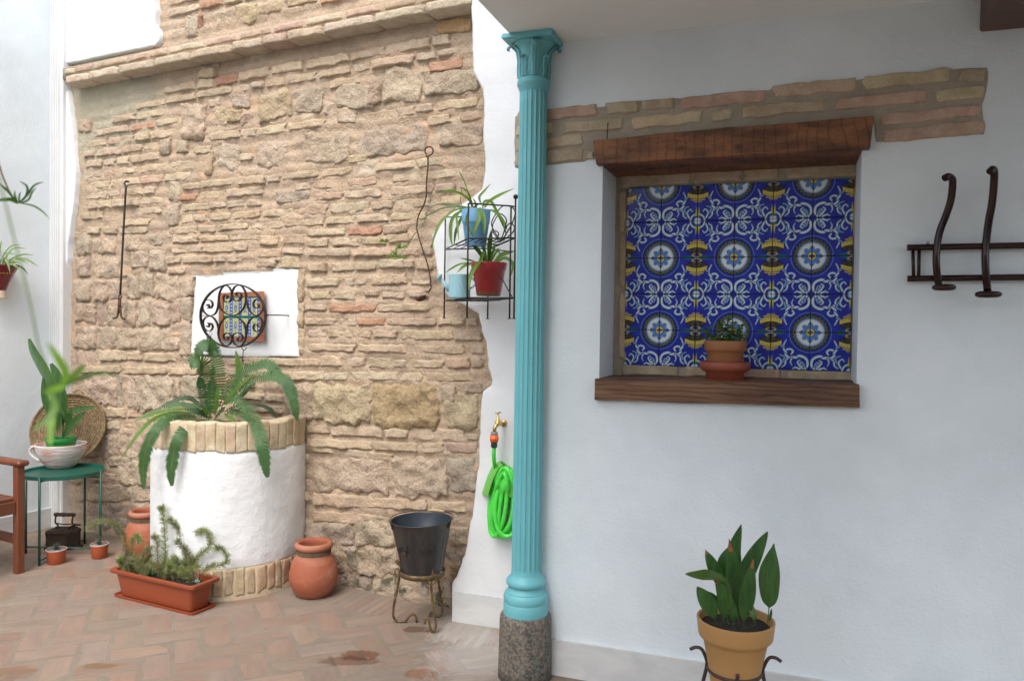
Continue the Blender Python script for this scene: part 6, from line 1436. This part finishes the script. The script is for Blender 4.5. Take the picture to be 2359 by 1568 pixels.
part('handle_bridge', tube([pi_(380, 168), pi_(440, 160), pi_(512, 165)], .004, 8), m_cast, iron)
part('wooden_handle', lathe(pi_(372, 228), [(.001, 0), (.011, .002), (.014, .02), (.011, .035), (.0145, .06), (.011, .085), (.013, .105), (.010, 145*ki), (.001, 147*ki)], 16, x=V((0, 1, 0)), y=V((0, 0, 1)), z=V((1, 0, 0))), M('old_turned_wood', (.075, .035, .02), (.04, .02, .012), rough=.5), iron)
part('side_knob', tube([pi_(470, 135), pi_(520, 160), pi_(555, 158)], .006, 8), m_cast, iron)
# little pots
m_tpot = M('terracotta_plastic_pot', (.36, .080, .028), (.33, .07, .025), rough=.5)
m_haw = leafmat('haworthia_leaf', (.035, .065, .045), (.08, .11, .08), ns=60, tr=.03)
m_grav = M('grey_gravel', (.30, .29, .28), (.12, .12, .11), ns=90, rough=.9, bump=1, bs=120, bd=.01)
def little(x, ytop, ybase, hw, lab):
    f = FL(*ZG(x, ybase)); k = .2604*f.y/F; y0 = f.y+hw*.8*k; c = V((P3(ZG(x, 0)[0], 1290, y0).x, y0, 0)); k = .2604*y0/F; h = (ybase-ytop)*k*.93
    t = thing('small_pot', lab, 'flower pot', c, 'two small succulent pots by the table')
    part('pot', lathe(c, [(.001, .004), (hw*.72*k, .004), (hw*.74*k, 0), (hw*.80*k, .003), (hw*.95*k, h*.85), (hw*.99*k, h*.86), (hw*1.0*k, h*.98), (hw*.97*k, h), (hw*.90*k, h*.98), (hw*.88*k, h*.8)], 36), m_tpot, t, auto=45)
    part('rim', lathe(c, [(hw*1.0*k, h*.95), (hw*1.02*k, h*.985), (hw*.98*k, h+.002), (hw*.93*k, h)], 36, cap=False), M('grey_rim', (.35, .36, .36), rough=.6), t)
    part('gravel', disc(c, hw*.92*k, h*.93, x, 20, .006), m_grav, t)
    hw_ = thing('haworthia', lab.replace('small terracotta pot', 'dark spiky succulent in the little pot'), 'succulent', c+V((0, 0, h*.93)), 'two small spiky succulents')
    for i in range(26):
        a = i*2.4; e = .25+1.3*(i/26); d = V((math.cos(a)*math.cos(e), math.sin(a)*math.cos(e), math.sin(e)))*(.040+.012*r_.random()); b = c+V((0, 0, h*.93))
        part('leaf', blade([b, b+d*.5, b+d+V((0, 0, .004))], .0085, face=V((math.cos(a)*-.3, -.6, .6)), n=5, fold=.4, wf=lambda t: 1-t*.93), m_haw, hw_)
little(499, 262, 402, 84, 'small terracotta pot in front of the dark iron'); little(880, 214, 350, 75, 'small terracotta pot by the right leg of the green table')
# chair
m_chair = M('oiled_red_hardwood', (.17, .050, .020), (.11, .032, .014), ns=7, rough=.45, bump=.1, bs=60, stretch=(1, 1, .25))
m_chairh = M('oiled_hardwood_rail', (.16, .048, .020), (.10, .030, .013), ns=7, rough=.45, bump=.1, bs=60, stretch=(.4, .4, 2))
cf = FL(*Z5(146, 828)); sc_ = .334*cf.y/F; lw_ = 76*sc_*.55
ch = thing('wooden_armchair', 'reddish hardwood slatted garden armchair cut off by the left edge', 'chair', V((cf.x, cf.y, 0)))
uA, nA = WA.u, WA.n; CW, CD = .52, .48   # nA toward camera (width), -uA toward the back
SH = .44; AH = .63
lg = [(0, 0, AH), (0, 1, AH), (1, 0, .92), (1, 1, .92)]
for d_, w__, h_ in lg:
    o = cf-uA*(CD*d_+.045)+nA*(CW*w__-.022); o.z = 0
    part('leg', bbox_(o, uA*.045, nA*.045, V((0, 0, h_-.001)), .004), m_chair, ch, False)
for w__ in (0, 1):
    o = cf-uA*(CD+.06)+nA*(CW*w__-.035); o.z = AH
    part('armrest', bbox_(o, uA*(CD+.09), nA*.07, V((0, 0, .032)), .010), m_chairh, ch, False)
    o = cf-uA*(CD)+nA*(CW*w__-.012); o.z = .17; part('stretcher', bbox_(o, uA*(CD-.045), nA*.024, V((0, 0, .055)), .004), m_chairh, ch, False)
    o = cf-uA*(CD)+nA*(CW*w__-.012); o.z = SH-.075; part('side_rail', bbox_(o, uA*(CD-.045), nA*.024, V((0, 0, .06)), .004), m_chairh, ch, False)
for d_ in (0, 1):
    o = cf-uA*(CD*d_+.035)+nA*.024; o.z = SH-.085; part('seat_rail', bbox_(o, uA*.026, nA*(CW-.046), V((0, 0, .072)), .004), m_chairh, ch, False)
for i in range(7):
    o = cf-uA*(CD-i*.066+.0)+nA*.0; o.z = SH-.012; part('seat_slat', bbox_(o, uA*.052, nA*(CW-.0), V((0, 0, .018)), .004), m_chairh, ch, False)
for i in range(6):
    o = cf-uA*(CD+.035)+nA*(.06+i*.072); o.z = SH+.06; part('back_slat', bbox_(o, uA*.016, nA*.045, V((0, 0, .38)), .004), m_chair, ch, False)
for z_ in (SH+.03, .86):
    o = cf-uA*(CD+.038)+nA*.022; o.z = z_; part('back_rail', bbox_(o, uA*.024, nA*(CW-.044), V((0, 0, .06)), .004), m_chairh, ch, False)

# ================================================ hanging pot on wall C and the plantlets near the camera
wcp = WC.px(4, 640, .09); wY = wcp.y; kw = .2741*wY/F; wx_ = ZQ(-8, 0)[0]; wa = axis(wx_, 620, wY)
m_dred = M('dark_red_glazed_pot', (.17, .012, .014), (.12, .010, .012), ns=6, rough=.25, coat=.3, bump=.1, bs=20)
m_cream = M('unglazed_cream_foot', (.50, .40, .30), rough=.8)
wz_ = lambda y: zpx(wx_, ZQ(0, y)[1], wY)
wp_ = thing('flower_pot', 'dark red glazed wall pot with a cream foot at the left edge', 'flower pot', V((wa.x, wa.y, wz_(1388))))
part('pot', lathe(wa, [(40*kw, wz_(1335)), (52*kw, wz_(1318)), (62*kw, wz_(1290)), (100*kw, wz_(1200)), (140*kw, wz_(1125)), (150*kw, wz_(1115)), (148*kw, wz_(1108)), (138*kw, wz_(1112)), (125*kw, wz_(1150))], 48, cap=False), m_dred, wp_)
part('foot', lathe(wa, [(.001, wz_(1388)), (62*kw, wz_(1388)), (60*kw, wz_(1380)), (52*kw, wz_(1345)), (50*kw, wz_(1320)), (.001, wz_(1318))], 40), m_cream, wp_)
part('glaze_mark', J(*[tube([wa+V((133*kw*math.cos(a), 133*kw*math.sin(a), wz_(1175))), wa+V((124*kw*math.cos(a+.13), 124*kw*math.sin(a+.13), wz_(1182)))], .0022, 5) for a in [-2.6+i*.2 for i in range(13)]]), M('yellow_glaze', (.5, .3, .06), rough=.3), wp_)
part('soil', disc(wa, 135*kw, wz_(1130)), m_soil, wp_)
part('wall_hook', tube([wa+V((0, 0, wz_(1115)))-WC.n*(140*kw), wa+V((0, 0, wz_(1115)))-WC.n*.12], .004, 6), m_wire, wp_)
m_varieg = leafmat('pale_edged_spider_leaf', (.10, .19, .05), (.26, .34, .16), rough=.5, ns=12, lo=.45 if False else .4, tr=.25) if False else leafmat('pale_edged_spider_leaf', (.11, .20, .05), (.22, .30, .13), rough=.5, ns=12, tr=.25)
SW = [([(0,1110),(40,1010),(100,950),(180,935)],16),([(20,1110),(80,1000),(140,965),(225,970)],18),([(30,1110),(110,1050),(200,1020),(280,1025)],18),([(40,1110),(150,1060),(240,1070),(325,1122)],20),([(30,1115),(120,1050),(180,1065),(240,1100)],18),([(60,1115),(140,1110),(200,1140),(240,1190)],16),([(20,1115),(40,1060),(65,1080),(85,1170)],28),
      ([(0,1110),(30,1040),(60,1010),(160,1025)],16),([(-20,1110),(0,1000),(10,930),(12,900)],18),([(-20,1110),(-60,1000),(-120,960)],18),([(-30,1110),(-90,1060),(-170,1090)],18),([(50,1110),(100,1090),(170,1085)],16),([(10,1110),(-10,1020),(-5,950)],16),([(0,1115),(60,1080),(130,1115),(170,1150)],16)]
spider('spider_plant', 'spider plant with narrow pale edged leaves in the dark red wall pot at the left', ZQ, SW, wY-.02, .2741, (5, 1112), mat=m_varieg, seed=9)
n1 = 1.35
pl1 = thing('spider_plantlet', 'slightly blurred spider plantlet hanging on its runner near the upper left edge', 'plantlet', P3(*ZQ(155, 600), n1))
part('runner', tube(smooth_path([tuple(P3(*ZQ(x, y), n1)) for x, y in ((-160, -700), (-60, 0), (0, 290), (60, 450), (110, 540), (150, 590))], 24), .0016, 6), m_twig, pl1)
for pts, w_ in (([(150,590),(100,560),(40,560),(-60,570)],34),([(160,585),(220,530),(230,450),(160,400)],24),([(165,585),(230,520),(290,440),(370,408)],22),([(150,590),(130,530),(125,480)],24),([(160,590),(165,530),(175,490)],20),([(180,590),(280,610),(360,660),(420,725)],16),([(170,590),(240,560),(270,500),(310,455)],20),([(150,590),(60,480),(-20,410)],22)):
    part('leaf', blade([P3(*ZQ(x, y), n1-.01*j) for j, (x, y) in enumerate(pts)], w_*.2741*n1/F, n=14, fold=.3), m_spidd, pl1)
n2 = .55
pl2 = thing('spider_plantlet', 'large strongly blurred green plantlet dangling close to the camera before the basket', 'plantlet', P3(*ZL(560, 700), n2))
part('runner', tube(smooth_path([tuple(P3(*p_, n2)) for p_ in ((-60, 200), (0, 420), (30, 540), (70, 700), (90, 800), (125, 890))], 24), .0007, 6), m_spid, pl2)
m_nearl = leafmat('pale_green_spider_leaf', (.22, .40, .06), (.16, .33, .05), rough=.4, tr=.4)  # paler green for some of the near leaves
for pts, w_, mt in (([(620,660),(650,520),(580,380),(460,210)],95,m_nearl),([(640,640),(720,560),(800,480),(850,445)],75,m_spid),([(620,650),(780,580),(980,520),(1200,560)],42,m_spidd),([(640,640),(560,670),(480,690),(425,690)],75,m_nearl),([(470,690),(530,780),(540,880),(450,990),(310,1090)],85,m_spid),([(530,900),(510,1020),(500,1130),(495,1245)],75,m_nearl)):
    part('leaf', blade([P3(*ZL(x, y), n2-.006*j) for j, (x, y) in enumerate(pts)], w_*.235*n2/F, n=14, fold=.3), mt, pl2)
